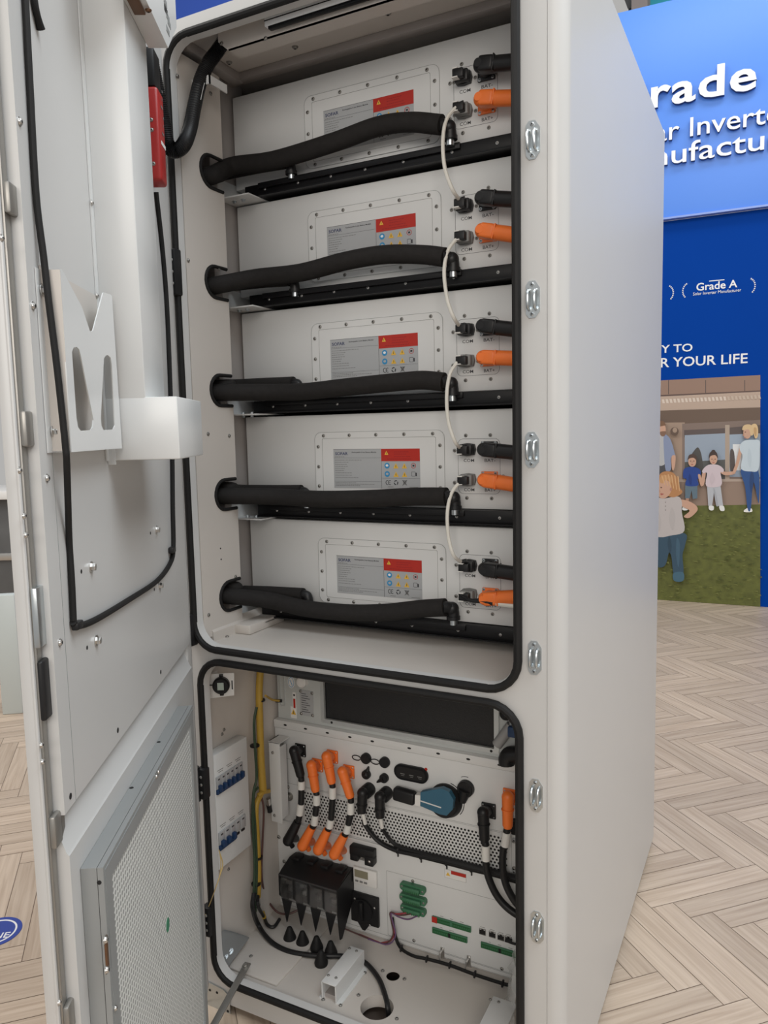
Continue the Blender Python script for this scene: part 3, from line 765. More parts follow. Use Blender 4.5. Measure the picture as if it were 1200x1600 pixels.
# connector field
b = MB(); b.plate(FM, [rr(-.302, 1.2375, -.204, 1.3598, .012), rr(-.3014, 1.2381, -.2046, 1.3592, .0115)], 0, .0003, INK)
for txt, x, z in (('COM', -.2885, 1.3085), ('BAT-', -.2395, 1.3085), ('COM', -.2885, 1.2432), ('BAT+', -.2395, 1.2432)):
    b.text(FM, txt, x, z, .0098, INK, n=0, thick=.0003, bold=.002, width=.0245)
b.build('port_markings', mod)
for x, z in ((-.283, 1.367), (-.226, 1.367), (-.282, 1.228), (-.224, 1.228), (-.310, 1.334), (-.311, 1.262), (-.197, 1.277)): screw(mod, FM.p(x, z, 0), (0, -1, 0), .0034, DSTEEL)
def com_port(z, m, nm):
    b = MB(); c = FM.p(-.277, z, 0)
    b.prism(FM, [(c.x + .0195 * math.cos(math.radians(a)) * (1.12 if a % 90 else .95), z + .0150 * math.sin(math.radians(a)) * (1.12 if a % 90 else .95)) for a in range(0, 360, 45)], 0, .010, m)
    b.box(FM, c.x - .0155, c.x + .0150, z - .0125, z + .0120, .008, .024, m, .003)
    b.box(FM, c.x - .0135, c.x + .010, z - .0095, z + .0085, .022, .038, BLACK, .002)
    b.box(FM, c.x - .006, c.x + .006, z + .009, z + .0125, .008, .026, m, .001)
    p_ = b.build(nm, mod)
    b = MB(); b.box(FM, c.x - .012, c.x - .001, z + .0078, z + .0098, .022, .040, SLEEVE); b.box(FM, c.x - .014, c.x - .001, z - .0098, z - .0078, .022, .040, SLEEVE); b.build('lever_tab', p_)
    for dx in (-.024, .024): screw(p_, FM.p(c.x + dx, z - .002, 0), (0, -1, 0), .0032, DSTEEL)
    return p_
com_port(1.336, BLACK, 'communication_port'); plabel(com_port(1.2695, GREYC, 'communication_port'), 'grey communication port')
mods = [None] * 5
mods[3] = mod
names = ['topmost white battery module, label partly hidden behind a raised black hose', 'second white battery module from the top of the stack',
         'middle white battery module of the five, level with the document holder', 'fourth white battery module from the top, its whole label visible',
         'lowest white battery module, just above the bare shelf pan']
for i in (0, 1, 2, 4):
    c = copy_tree(mod); c.location.z = M4B + PITCH * (3 - i); mods[i] = c
for i in range(5): mods[i]['label'] = names[i]

# support beam under each module, with its brackets
rail = thing('support_beam', 'x', 'beam', (-.47, .25, M4B - .03), 'black support beams under the battery modules')
z0 = M4B
b = MB(); b.wbox(-.845, -.075, .232, .60, z0 - .032, z0 - .001, BLACKG, .002)
b.wbox(-.80, -.28, .224, .232, z0 - .014, z0 - .001, BLACKG, .001); b.wbox(-.84, -.075, .222, .26, z0 - .032, z0 - .029, BLACKG); b.build('beam', rail)
b = MB(); b.wbox(-.892, -.80, .185, .30, z0 - .036, z0 - .033, PANEL); b.wbox(-.892, -.889, .185, .30, z0 - .036, z0 + .014, PANEL); plabel(b.build('bracket', rail), 'white angle bracket')
b = MB(); b.wbox(-.115, -.056, .19, .25, z0 - .036, z0 - .033, STEEL); b.wbox(-.115, -.07, .205, .225, z0 - .028, z0 - .018, ZINC, .004); plabel(b.build('bracket', rail), 'bare steel bracket')
for x in (-.865, -.838):
    screw(rail, (x, .215, z0 - .036), (0, 0, -1), .0042, ZINC, 'bolt', 'hex'); screw(rail, (x, .215, z0 - .033), (0, 0, 1), .0042, ZINC, 'bolt', 'hex')
for x in (-.785, -.69, -.60, -.51, -.415, -.30, -.2): screw(rail, (x, .2318, z0 - .016), (0, -1, 0), .0026, STEEL, 'bolt')
rn = ['black beam under the topmost battery module', 'black beam under the second battery module', 'black beam under the middle battery module', 'black beam under the fourth battery module', 'black beam under the lowest module, over the shelf pan']
rails = [rail if i == 3 else copy_tree(rail) for i in range(5)]
for i in range(5): rails[i].location.z = M4B - .03 + PITCH * (3 - i); rails[i]['label'] = rn[i]

# ------------------------------------------------------------------ coolant hoses
lv = ['topmost', 'second', 'middle', 'fourth', 'lowest']
longs = [[(332, 266), (365, 259), (430, 250), (520, 223), (590, 198), (640, 191), (690, 195)],
         [(342, 442), (400, 434), (470, 426), (540, 408), (600, 398), (660, 398), (695, 402)],
         [(352, 613), (420, 613), (475, 612), (540, 605), (620, 597), (660, 594), (694, 597)],
         [(360, 776), (430, 776), (500, 780), (580, 779), (650, 776), (698, 776)],
         [(368, 932), (420, 938), (480, 951), (540, 957), (600, 957), (660, 951), (696, 949)]]
HY = .203
for i, w in enumerate(longs):
    h0 = LW.P(*w[0], -.05)
    t = thing('coolant_hose', 'long black insulated hose crossing the front of the %s battery module' % lv[i], 'hose', FY(*w[-1], HY), 'black insulated coolant hoses')
    zz = M4B + PITCH * (3 - i)
    pts = [Vector((-.915, .118, holes[i][1] - .004)), Vector((-.86, .125, holes[i][1] - .004))] + [FY(*q, HY - .012 if k == 0 else HY) for k, q in enumerate(w[1:])]
    b = MB(); b.tube(pts, .0205, FOAM, seg=16, smooth=8); b.build('insulation', t)
    e = pts[-1]; d = Vector((.014, .012, 0))
    b = MB(); b.tube([e - d * .4, e + d * .2, e + d * .8 + Vector((0, 0, -.004)), e + d + Vector((0, 0, -.013)), e + d + Vector((0, 0, -.028))], .0135, BLACK, seg=14, smooth=5)
    b.cyl(e + d + Vector((0, 0, -.021)), e + d + Vector((0, 0, -.029)), .0155, BLACK); b.ball(e + d * .85 + Vector((0, 0, -.004)), .0155, BLACK); b.build('elbow', t)
    b = MB(); b.cyl(e + d + Vector((0, 0, -.029)), e + d + Vector((0, 0, -.041)), .0085, ZINC); b.build('spigot', t)
shorts = [[(352, 272), (400, 262), (446, 254)], [(362, 446), (410, 441), (452, 438)], [(365, 603), (410, 601), (459, 599)], [(372, 767), (425, 768), (471, 768)], [(374, 924), (420, 926), (474, 929)]]
for i, w in enumerate(shorts):
    hid = ('short black hose behind the long one on the %s battery module' if i < 4 else 'short black hose above the long one on the %s battery module') % lv[i]
    t = thing('coolant_hose', hid, 'hose', FY(*w[-1], .222), 'black insulated coolant hoses')
    dz = .012 if i >= 2 else 0
    pts = [Vector((-.915, .140, holes[i][1] + dz)), Vector((-.86, .148, holes[i][1] + dz))] + [FY(*q, .216 if k == 0 else .226) for k, q in enumerate(w)]
    b = MB(); b.tube(pts, .0165 if i >= 2 else .014, FOAM, seg=14, smooth=8); b.build('insulation', t)
    e = pts[-1]; d = Vector((.014, 0, 0))
    b = MB(); b.tube([e - d * .4, e + d * .4, e + d * .9 + Vector((0, 0, -.004)), e + d * 1.1 + Vector((0, 0, -.018)), e + d * 1.1 + Vector((0, 0, -.030))], .0115, BLACK, seg=14, smooth=5)
    b.cyl(e + d * 1.1 + Vector((0, 0, -.022)), e + d * 1.1 + Vector((0, 0, -.030)), .014, BLACK); b.build('elbow', t)
    b = MB(); b.cyl(e + d * 1.1 + Vector((0, 0, -.030)), e + d * 1.1 + Vector((0, 0, -.040)), .008, ZINC); b.build('spigot', t)

# ------------------------------------------------------------------ power cables of the modules
ends = {('BAT-', 0): (803, 97), ('BAT-', 1): (803, 312), ('BAT-', 2): (803, 515), ('BAT-', 3): (803, 707), ('BAT-', 4): (803, 896),
        ('BAT+', 0): (803, 153), ('BAT+', 1): (803, 367), ('BAT+', 2): (803, 560), ('BAT+', 3): (803, 757), ('BAT+', 4): (803, 933)}
for i in range(5):
    zz = PITCH * (3 - i)
    for kind, z, m, cn in (('BAT-', 1.337, BLACK, 'black'), ('BAT+', 1.2715, ORANGE, 'orange')):
        z = z + zz; x = -.2275
        t = thing('power_cable', '%s angled power plug and cable on the %s battery module' % (cn, lv[i]), 'power cable', (x, .25, z), '%s module power cables' % cn)
        b = MB(); b.box(FM, x - .019, x + .019, z - .0165, z + .0165, 0.0003, .006, m, .002); fl_ = b.build('flange', t)
        for dx, dz in ((-.0145, .0125), (.0145, .0125), (-.0145, -.0125), (.0145, -.0125)): screw(fl_, FM.p(x + dx, z + dz, .0055), (0, -1, 0), .0028, ZINC)
        e = FY(*ends[(kind, i)], .207); c0 = FM.p(x, z, .040)
        d = (e - c0).normalized()
        b = MB(); b.cyl(FM.p(x, z, .005), FM.p(x, z, .038), .0125, m, seg=18); b.ball(FM.p(x, z, .039), .0150, m, 18)
        b.cyl(FM.p(x, z, .052), FM.p(x, z, .0555), .0085, m)
        up = Vector((0, 0, 1)); fr = Fr(c0, d, Vector((0, -1, 0)).cross(d) * -1, (0, -1, 0))
        b.box(fr, -.002, .032, -.0150, .0150, -.0150, .0150, m, .006, 3); b.box(fr, .030, .0335, -.0155, .0155, -.0155, .0155, m, .005); b.build('plug_elbow', t)
        b = MB(); b.tube([c0 + d * .03, c0 + d * .062, c0 + d * .10, c0 + d * .135 + Vector((0, .01, -.004))], lambda q: .0158 if q < .8 else .0135, m, seg=14, smooth=5); b.build('cable', t)

# white communication cables looping from port to port
loops = [[(716, 164), (698, 186), (692, 220), (695, 262), (707, 296), (718, 313)], [(716, 370), (700, 392), (694, 425), (699, 468), (709, 496), (718, 510)],
         [(717, 562), (703, 585), (698, 620), (701, 660), (711, 690), (719, 700)], [(719, 752), (705, 772), (699, 802), (701, 840), (709, 868), (721, 878)]]
for i, w in enumerate(loops):
    t = thing('communication_cable', 'thin white cable looping from the %s battery module down to the one below' % lv[i], 'cable', FY(*w[0], .214), 'thin white cables linking the battery modules')
    pts = [FY(*w[0], .219)] + [FY(*q, .185 if 0 < k < 4 else .2) for k, q in enumerate(w[1:-1])] + [FY(*w[-1], .219)]
    b = MB(); b.tube(pts, .0040, WIREW, seg=8, smooth=8); b.build('wire', t)
    b = MB(); b.cyl(pts[0], pts[0] + Vector((.012, .002, .003)), .0050, BLACK); b.cyl(pts[-1], pts[-1] + Vector((.012, .002, .003)), .0050, BLACK); b.build('plug_boot', t)
t = thing('communication_cable', 'black and white communication cable running right from the lowest battery module', 'cable', FY(728, 935, .2))
b = MB(); b.tube([FY(720, 930, .21), FY(735, 938, .20), FY(752, 939, .2), FY(771, 942, .2)], lambda q: .003 + .004 * q, BLACK, seg=8); b.build('cable_boot', t)
b = MB(); b.tube([FY(771, 942, .2), FY(790, 945, .2), FY(806, 947, .2), FY(830, 948, .21)], .0055, WIREW, seg=8); b.build('wire', t)
# ================================================================== lower compartment: walls and floor
b = MB(); b.wbox(-.875, -.872, .012, .46, .058, .872, INNER); lw2 = b.build('inner_side_wall', cab)
b = MB(); b.wbox(-.06, -.048, .03, .45, .06, .87, INNER); b.build('inner_side_wall', cab)
FLZ = .060
fl0 = flat(FLZ)
h1 = FZ(589, 1574, FLZ); h2 = FZ(614, 1525, FLZ)
b = MB(); b.plate(fl0, [[(-.8735, .004), (-.05, .004), (-.05, .31), (-.8735, .31)], ell(h1.x, h1.y, .040, .040, 32), ell(h2.x, h2.y, .0165, .0165, 24)], -.002, 0, INNER)
b.plate(fl0, [ell(h1.x, h1.y, .040, .040, 32), ell(h1.x, h1.y, .0385, .0385, 32)], -.03, 0, INNER)
b.wbox(-.8735, -.70, .036, .30, FLZ, FLZ + .006, INNER, .002)
base = b.build('base_plate', cab)
b = MB(); b.wbox(-.9, -.06, .01, .34, .008, .012, mat('cavity_brown', (.10, .075, .06), .8)); b.build('cable_cavity', cab)
for q in ((450, 1516), (560, 1555), (392, 1494), (505, 1562), (532, 1571), (570, 1520), (620, 1592), (598, 1517), (632, 1530)): screw(base, FZ(*q, FLZ + (.006 if q[0] < 400 else 0)), (0, 0, 1), .0038, DSTEEL)
# white U-channel on the floor
a = FZ(502, 1533, .105); c = FZ(525, 1539, .105); d = FZ(546, 1477, .105)
b = MB(); x0, x1, y0, y1 = a.x, c.x + .002, min(a.y, c.y), d.y
b.wbox(x0, x1, y0, y1, .102, .105, PANEL, .001); b.wbox(x0, x0 + .003, y0, y1, FLZ, .104, PANEL); b.wbox(x1 - .003, x1, y0, y1, FLZ, .104, PANEL)
b.wbox(x1, x1 + .012, y0, y1, FLZ, FLZ + .0025, PANEL); b.wbox(x0 - .008, x0, y0, y1, FLZ, FLZ + .0025, PANEL); b.wbox(x0 + .003, x1 - .003, y0 + .01, y1, FLZ, .07, DGREY)
ch = b.build('cable_channel', cab)
for q in ((513, 1524), (525, 1528), (546, 1482), (557, 1486)): screw(ch, FZ(*q, .105), (0, 0, 1), .003, DSTEEL)
a = FZ(771, 1556, .115); e = FZ(788, 1562, .115)
b = MB(); b.wbox(a.x, e.x + .03, a.y - .11, a.y, .112, .115, PANEL, .001); b.wbox(a.x, a.x + .003, a.y - .11, a.y, FLZ, .114, PANEL); cbk = b.build('corner_bracket', cab)
for q in ((768, 1558), (781, 1562)): screw(cbk, FZ(*q, .115) + Vector((0, -.008, 0)), (0, 0, 1), .003, DSTEEL)
b = MB(); P3 = [FZ(352, 1452, .135), FZ(389, 1464, .085), FZ(354, 1512, .075), FX(346, 1500, -.848), FX(347, 1455, -.848)]
b.add(P3 + [p - Vector((0, 0, .004)) for p in P3], [[0, 1, 2, 3, 4], [9, 8, 7, 6, 5]] + [[i, (i + 1) % 5, 5 + (i + 1) % 5, 5 + i] for i in range(5)], GREYP)
gk = b.build('gusset', cab)
for q, z in (((354, 1484), .098), ((351, 1494), .093), ((359, 1486), .095)): screw(gk, FZ(*q, z), (.3, -.4, .8), .006, ZINC, 'bolt', 'hex')
# door stay and hinges
a = FZ(385, 1509, .085); e = FZ(336, 1598, .045)
b = MB(); dd = (e - a).normalized(); sdv = dd.cross(Vector((0, 0, 1))).normalized()
fr = Fr(a, dd, sdv, sdv.cross(dd) * -1); L_ = (e - a).length + .15
if fr.en.z < 0: fr = Fr(a, dd, -sdv, -fr.en)
b.box(fr, -.008, L_, -.0085, .0085, -.002, .002, DSTEEL, .001); b.box(fr, .0, L_ - .02, -.0085, -.006, -.012, -.002, DSTEEL)
st = b.build('door_stay', cab); screw(st, fr.p(.004, 0, .002), fr.en, .006, DSTEEL, 'bolt', 'hex')
b = MB(); bk = [F0.pix(*q) for q in ((321, 1530), (350, 1545), (360, 1556), (362, 1592), (350, 1600), (322, 1590))]
b.prism(F0, bk, .001, .004, ZINC); hb = b.build('hinge_bracket', cab)
for q in ((328, 1547), (339, 1551), (356, 1580)): screw(hb, F0.P(*q, .004), (0, -1, 0), .0034, VOID, 'hole', 'hole')
for (px, py, hh) in ((272, 425, .10), (297, 985, .075), (317, 1225, .075), (325, 1440, .075), ):
    x, z = F0.pix(px, py, .02); b = MB()
    b.box(F0, x - .016, x + .008, z - hh / 2, z + hh / 2, .002, .026, BLACK, .004); b.cyl(F0.p(x - .014, z - hh / 2 - .004, .026), F0.p(x - .014, z + hh / 2 + .004, .026), .0085, BLACK); hg = b.build('hinge', cab)
    for dz in (-.25, 0, .25): screw(hg, F0.p(x + .000, z + dz * hh, .026), (0, -1, 0), .003, STEEL)
# conduit clip
b = MB(); c0 = FX(300, 129, -.85); c1 = FX(321, 137, -.85)
b.wbox(-.85, -.80, c0.y, c0.y + .003, c0.z - .012, c0.z + .006, PANEL); b.wbox(-.803, -.80, c0.y, c0.y + .06, c0.z - .012, c0.z + .006, PANEL); b.build('conduit_clip', cab)
cc = thing('corrugated_conduit', 'black corrugated conduit looping from the cabinet ceiling out towards the door', 'conduit', FX(303, 165, -.825))
pts = [FY(352, 62, .085), FY(338, 82, .080), FY(325, 100, .07), FX(313, 127, -.825), FX(304, 165, -.825), FY(297, 200, .012), FY(287, 226, -.022), FY(273, 236, -.036), FY(262, 225, -.046), FY(256, 195, -.056), FY(250, 165, -.066), FY(243, 130, -.076), FY(236, 95, -.086)]
pc = catmull(pts, 10)
b = MB(); n_ = len(pc)
fine = []
for i in range(n_ - 1):
    for k in range(3): fine.append(pc[i].lerp(pc[i + 1], k / 3))
N_ = len(fine)
b.tube(fine, lambda q: .0150 + .0011 * math.sin(q * (N_ - 1) * 2.1), BLACK, seg=14, smooth=1); b.build('tube', cc)
b = MB(); p = catmull(pts, 6); b.tube([v + Vector((.016, -.0015, 0)) for v in p[19:24]], .0007, WINK, 5, 1); b.build('print_line', cc)

# ================================================================== cooling unit with black grille
FA = front(.312)
ac = thing('cooling_unit', 'cooling unit with a wide black grille at the top of the lower compartment', 'cooling unit', (-.47, .4, .607))
gx0, gx1 = -.712, -.243
b = MB(); b.plate(FA, [[(-.862, .6075), (-.085, .6075), (-.085, .868), (-.862, .868)], [(gx0, .628), (gx1, .628), (gx1, .862), (gx0, .862)]], -.003, 0, mat('cooler_light_grey', (.50, .52, .51), .42, metal=.1)); b.build('face_plate', ac)
b = MB(); b.plate(FA, [[(gx0 - .010, .617), (gx1 + .012, .617), (gx1 + .012, .866), (gx0 - .010, .866)], [(gx0, .628), (gx1, .628), (gx1, .862), (gx0, .862)]], 0, .004, ALU); fr_ = b.build('grille_frame', ac)
for x in (-.69, -.25): screw(fr_, FA.p(x, .6215, .004), (0, -1, 0), .0034, VOID, 'screw', 'hole')
b = MB(); b.box(FA, gx0, gx1, .628, .862, -.014, -.006, mat('grille_black', (.012, .012, .013), .55, noise=.3, nscale=300, bump=.5))
b.build('grille', ac)
b = MB(); x, z = FA.pix(479, 1098); b.box(FA, x - .020, x + .022, z - .036, z + .034, 0, .0015, LGREY)
for k in range(9): b.box(FA, x - .015, x + .012 - (k % 3) * .006, z - .026 + k * .0062, z - .0245 + k * .0062, .0015, .0017, INK)
np_ = b.build('name_plate', ac)
for dx, dz in ((-.017, .030), (.019, .029), (-.017, -.032), (.019, -.032)): screw(np_, FA.p(x + dx, z + dz, .0015), (0, -1, 0), .0036, DSTEEL)
b = MB(); x, z = FA.pix(455, 1066); b.plate(FA, [ell(x, z, .011, .0165)], 0, .0006, STICK); b.plate(FA, [ell(x, z, .009, .014), ell(x, z, .008, .0125)], .0006, .0008, BLUI); b.tube([FA.p(x - .004, z + .006, .0008), FA.p(x + .001, z - .002, .0008), FA.p(x + .003, z - .009, .0008)], .0008, BLUI, 6, 4); b.build('oval_sticker', ac)
b = MB(); x, z = FA.pix(474, 1064); b.lathe(FA.p(x, z, 0), (0, -1, 0), [(0, .015), (.012, .015), (.016, .012), (.018, .004)], STICK, 20); b.build('cap', ac)
b = MB(); x, z = FA.pix(460, 1095); b.box(FA, x - .005, x + .005, z - .022, z + .024, 0, .0005, STICK); b.box(FA, x - .0032, x + .0032, z - .020, z + .006, .0005, .0008, REDL); b.plate(FA, [ell(x, z + .016, .003, .003)], .0005, .0008, INK); b.build('gauge_sticker', ac)
b = MB(); x, z = FA.pix(459, 1113); b.box(FA, x - .0095, x + .0095, z - .016, z + .016, 0, .0006, STICK); b.prism(FA, [(x - .008, z - .006), (x + .008, z - .006), (x, z + .009)], .0006, .0009, YINK); b.box(FA, x - .001, x + .001, z - .004, z + .004, .0009, .001, INK); b.build('warning_sticker', ac)
b = MB(); x, z = FA.pix(441, 1075); b.plate(FA, [rr(x - .008, z - .05, x + .008, z + .05, .007), rr(x - .006, z - .048, x + .006, z + .048, .005)], 0, .003, ALU); b.build('slot_guide', ac)
b = MB(); p = FA.P(779, 1161, .004); q = FA.P(799, 1133, .012)
b.cyl(p + Vector((0, -.012, 0)), q, .0125, mat('grey_hose', (.30, .30, .30), .5), seg=16); b.cyl(q, q + (q - p) * .45, .009, ZINC, seg=16); b.build('drain_pipe', ac)
b = MB(); x, z = FA.pix(805, 1137); b.box(FA, x - .010, x + .03, z - .014, z + .012, .005, .03, DBLUE, .004); b.build('valve_cap', ac)
b = MB(); b.ball(FA.P(791, 1115, .012), .016, BLACK); b.cyl(FA.P(791, 1115, .012), FA.P(815, 1112, .012), .013, BLACK); b.build('pipe_plug', ac)
b = MB(); p = FA.P(792, 1185, .02); b.tube([p + Vector((-.0, 0, -.014)), p, p + Vector((.012, 0, .012)), p + Vector((.06, 0, .016))], .019, BLACK, seg=14, smooth=5); b.build('drain_elbow', ac)

# ================================================================== power conversion unit
FP = front(.300)
A = lambda X, Y, n=0: FP.pix(420 + X / 6, 1130 + Y / 6, n)
E_ = lambda X, Y, n=0: FP.pix(550 + X / 4, 1030 + Y / 4, n)
C_ = lambda X, Y, n=0: FP.pix(730 + X / 4, 1080 + Y / 4, n)
B_ = lambda X, Y, n=0: FP.pix(560 + X / 4, 1280 + Y / 4, n)
G_ = lambda X, Y, n=0: FP.pix(420 + X / 6, 1320 + Y / 6, n)
pu = thing('power_unit', 'white power unit with a dotted vent strip and blue rotary switch below the grille', 'power unit', (-.47, .4, .317))
b = MB(); b.wbox(-.868, -.085, .300, .45, .318, .5835, PANEL, .002); b.wbox(-.868, -.085, .297, .45, .5850, .6065, PANEL, .001)
b.box(FP, -.868, -.085, .318, .322, 0, .006, PANEL); cs = b.build('case', pu)
for X, Y in ((160, 20), (350, 55), (555, 95), (765, 133), (975, 175)):
    x, z = A(X, Y); 
    b = MB(); b.plate(FP, [ell(x, .596, .0052, .0026, 14)], .003, .0033, VOID); b.build('slot', pu)
for k in range(4):
    b = MB(); b.plate(FP, [ell(-.46 + k * .078, .596, .0052, .0026, 14)], .003, .0033, VOID); b.build('slot', pu)
b = MB(); b.plate(FP, [rr(-.792, .324, -.198, .428, .003), rr(-.7914, .3246, -.1986, .4274, .003)], 0, .0003, GREYP)
b.box(FP, -.792, -.198, .3265, .428, 0, .0002, PANEL)
px_, pz_ = .0094, .0081
r = 0
z = .3335
while z < .4205:
    x = -.776 + (px_ / 2 if r % 2 else 0)
    while x < -.212:
        b.add([FP.p(x + .0030 * math.cos(k * math.pi / 4), z + .0030 * math.sin(k * math.pi / 4), .0006) for k in range(8)], [list(range(8))], VOID); x += px_
    z += pz_; r += 1
b.build('vent_strip', pu)
b = MB()
for z in (.4305, .5): b.box(FP, -.862, -.81 if z > .49 else -.20, z, z + .0007, 0, .0004, GREYP)
b.build('seam', pu)
hx = FY(421, 1200, .25).x; hx2 = FY(438, 1200, .25).x; ht = FY(430, 1160, .25).z; hbz = FY(432, 1285, .25).z
b = MB(); b.box(front(.25), hx, hx2, hbz, ht, -.003, 0, PANEL, .002); b.box(front(.25), hx, hx + .003, hbz, ht, -.046, -.002, PANEL); b.box(front(.25), hx2 - .003, hx2, hbz + .012, ht - .012, -.03, -.002, PANEL); b.box(front(.25), hx, hx2, ht - .003, ht, -.046, 0, PANEL)
rh = b.build('mounting_bracket', pu)
for q in ((426, 1176), (429, 1274)): screw(rh, FY(*q, .25), (0, -1, 0), .0034, DSTEEL)
for X, Y in ((137, 205), (180, 598), (155, 782), (90, 1063)): screw(pu, FP.p(*A(X, Y), 0), (0, -1, 0), .0042, DSTEEL)
c = A(195, 685); b = MB(); b.lathe(FP.p(*c, 0), (0, -1, 0), [(0, .012), (.003, .012), (.003, .008), (.012, .008)], DSTEEL, 12); b.cyl(FP.p(*c, .008), FP.p(c[0] - .03, c[1] + .010, .010), .0055, BLACK); b.build('ground_stud', pu)
for X, Y in ((1012, 1135), (1014, 1308)): screw(pu, FP.p(*E_(X, Y), .0004), (0, -1, 0), .0045, DSTEEL)
for X, Y in ((975, 130), (975, 325)): screw(pu, FP.p(*B_(X, Y), .0004), (0, -1, 0), .0050, LGREY)
# capped ports
for k, (X, Y, tx, ty) in enumerate(((905, 335, 0, 0), (1080, 372, 0, 0), (908, 485, 932, 410), (1075, 520, 1010, 557))):
    x, z = A(X, Y, .008); rr_ = .0138 if k < 2 else .0118
    b = MB(); b.lathe(FP.p(x, z, 0), (0, -1, 0), [(0, rr_), (.009, rr_), (.011, rr_ * .9), (.011, rr_ * .3)], BLACK, 20)
    if k < 2:
        g = A(X - 88, Y - 8, .006); gp = [FP.p(g[0] + .0125 * math.cos(t * .5236), g[1] + .0065 * math.sin(t * .5236), .004) for t in range(12)]
        b.tube(gp, .0013, BLACK, 6, 1, closed=True)
    else:
        g = A(tx, ty, .006); b.tube([FP.p(x, z, .005), FP.p(*g, .004)], lambda q: .009 - .007 * q, BLACK, 8, 1)
    b.build('port_cap', pu)
# oval indicator window
x0, z0 = E_(262, 700, .006); x1, z1 = E_(473, 735, .006); zc = (z0 + z1) / 2
b = MB(); b.plate(FP, [rr(x0, zc - .020, x1, zc + .020, .0198, 8)], 0, .006, BLACKG); b.plate(FP, [rr(x0 + .006, zc - .0145, x1 - .006, zc + .0145, .0142, 8)], .006, .0066, VOID); iw = b.build('indicator_window', pu)
b = MB()
for X, Y in ((315, 708), (370, 722), (422, 736)):
    c = E_(X, Y, .007); b.box(FP, c[0] - .006, c[0] + .006, zc - .004, zc - .0025, .0067, .0072, GREYC); b.box(FP, c[0] - .004, c[0] + .005, zc - .008, zc - .0072, .0067, .0072, GREYC)
b.build('indicator_mark', iw)
b = MB(); x, z = E_(463, 687); b.plate(FP, [ell(x, z, .0038, .0038, 14)], 0, .002, REDL); b.build('red_dot', pu)
# rotary isolator with blue handle
cx, cz = E_(578, 893, .012)
b = MB(); b.lathe(FP.p(cx, cz, 0), (0, -1, 0), [(0, .0425), (.006, .0425), (.008, .041), (.022, .036), (.024, .034)], BLACK, 32)
b.plate(FP, [ell(cx, cz, .0475, .0475, 14, -40, 75) + ell(cx, cz, .0455, .0455, 14, 75, -40)], .0, .0006, INK)
rs = b.build('rotary_switch', pu)
hy = .036
o = [E_(X, Y, hy) for X, Y in ((428, 832), (500, 818), (560, 808), (606, 830), (634, 880), (628, 940), (592, 978), (548, 970), (428, 918))]
b = MB(); b.prism(FP, o, .022, hy, TEAL); hd_ = plabel(b.build('handle', rs), 'blue handle')
o = [E_(X, Y, hy) for X, Y in ((395, 848), (428, 850), (426, 918), (393, 912))]
b = MB(); b.prism(FP, o, .020, hy + .001, STICK); 
q0 = E_(424, 886, hy + .0015); q1 = E_(556, 930, hy + .0015); b.tube([FP.p(*q0, hy), FP.p(*q1, hy)], .0016, STICK, 8, 1); b.build('white_mark', rs)
g0 = FP.p(*E_(272, 836, .028), .028); g1 = FP.p(*E_(396, 872, .028), .028); gd = (g1 - g0); gl = gd.length; gd.normalize()
gf = Fr(g0, gd, Vector((0, -1, 0)).cross(gd), (0, -1, 0)); 
b = MB(); b.box(gf, -.004, gl, -.0165, .0165, -.012, .011, BLACK, .006, 3); plabel(b.build('grip', rs), 'black grip')
b = MB(); x, z = E_(706, 815, .01); b.lathe(FP.p(x, z, 0), (0, -1, 0), [(0, .021), (.012, .020), (.014, .018)], BLACK, 24); g = E_(690, 890, .008); b.tube([FP.p(x, z, .008), FP.p(*g, .008)], lambda q: .016 - .007 * q, BLACK, 12, 1)
b.plate(FP, [ell(x, z, .0285, .0285, 8, 80, 118) + ell(x, z, .0272, .0272, 8, 118, 80)], 0, .0006, INK); b.build('knob_switch', pu)

# ------------------------------------------------------------------ plug-in cables of the power unit
def elbow_plug(parent, nm, cfl, cel, cend, m, r, wflange, n_el=.042, end_n=.045, hole_m=ZINC):
    x, z = cfl; b = MB(); b.box(FP, x - wflange, x + wflange, z - wflange * 1.05, z + wflange * 1.05, .0005, .006, m, .002)
    s = b.build('flange', parent)
    for dx, dz in ((-.75, .78), (.75, .78), (-.75, -.78), (.75, -.78)): screw(s, FP.p(x + dx * wflange, z + dz * wflange, .0055), (0, -1, 0), .0022, hole_m)
    a = FP.p(x, z, .006); e = FP.p(*cel, n_el); g = FP.p(*cend, end_n)
    b = MB(); b.cyl(a, e, r * .92, m, seg=16); b.ball(e, r * 1.12, m, 16); b.cyl(e - (g - e).normalized() * 0, e + (g - e) * .93, r * 1.08, m, r * .92, 16); b.cyl(e + (g - e) * .9, g, r * .92, m, r * .75, 16)
    b.cyl(e + (g - e) * .38, e + (g - e) * .42, r * 1.16, m, seg=16)
    b.build(nm, parent); return g
def P_(f, X, Y, n): return FP.p(*f(X, Y, n), n)
jump = [('black', BLACK, (303, 248), (238, 258), (302, 505), [(305, 540), (305, 615), (303, 740), (292, 835), (280, 905)], (270, 925), (172, 1118), (232, 1100)),
        ('orange', ORANGE, (462, 388), (400, 395), (440, 640), [(448, 668), (448, 760), (438, 845), (430, 940), (418, 965)], (405, 975), (308, 1165), (385, 1130)),
        ('orange', ORANGE, (602, 308), (543, 312), (592, 565), [(598, 598), (598, 700), (585, 885), (573, 970), (560, 990)], (552, 1000), (455, 1205), (535, 1170)),
        ('orange', ORANGE, (756, 448), (692, 455), (768, 700), [(770, 740), (766, 845), (748, 935), (735, 1015), (718, 1040)], (708, 1050), (605, 1245), (680, 1212))]
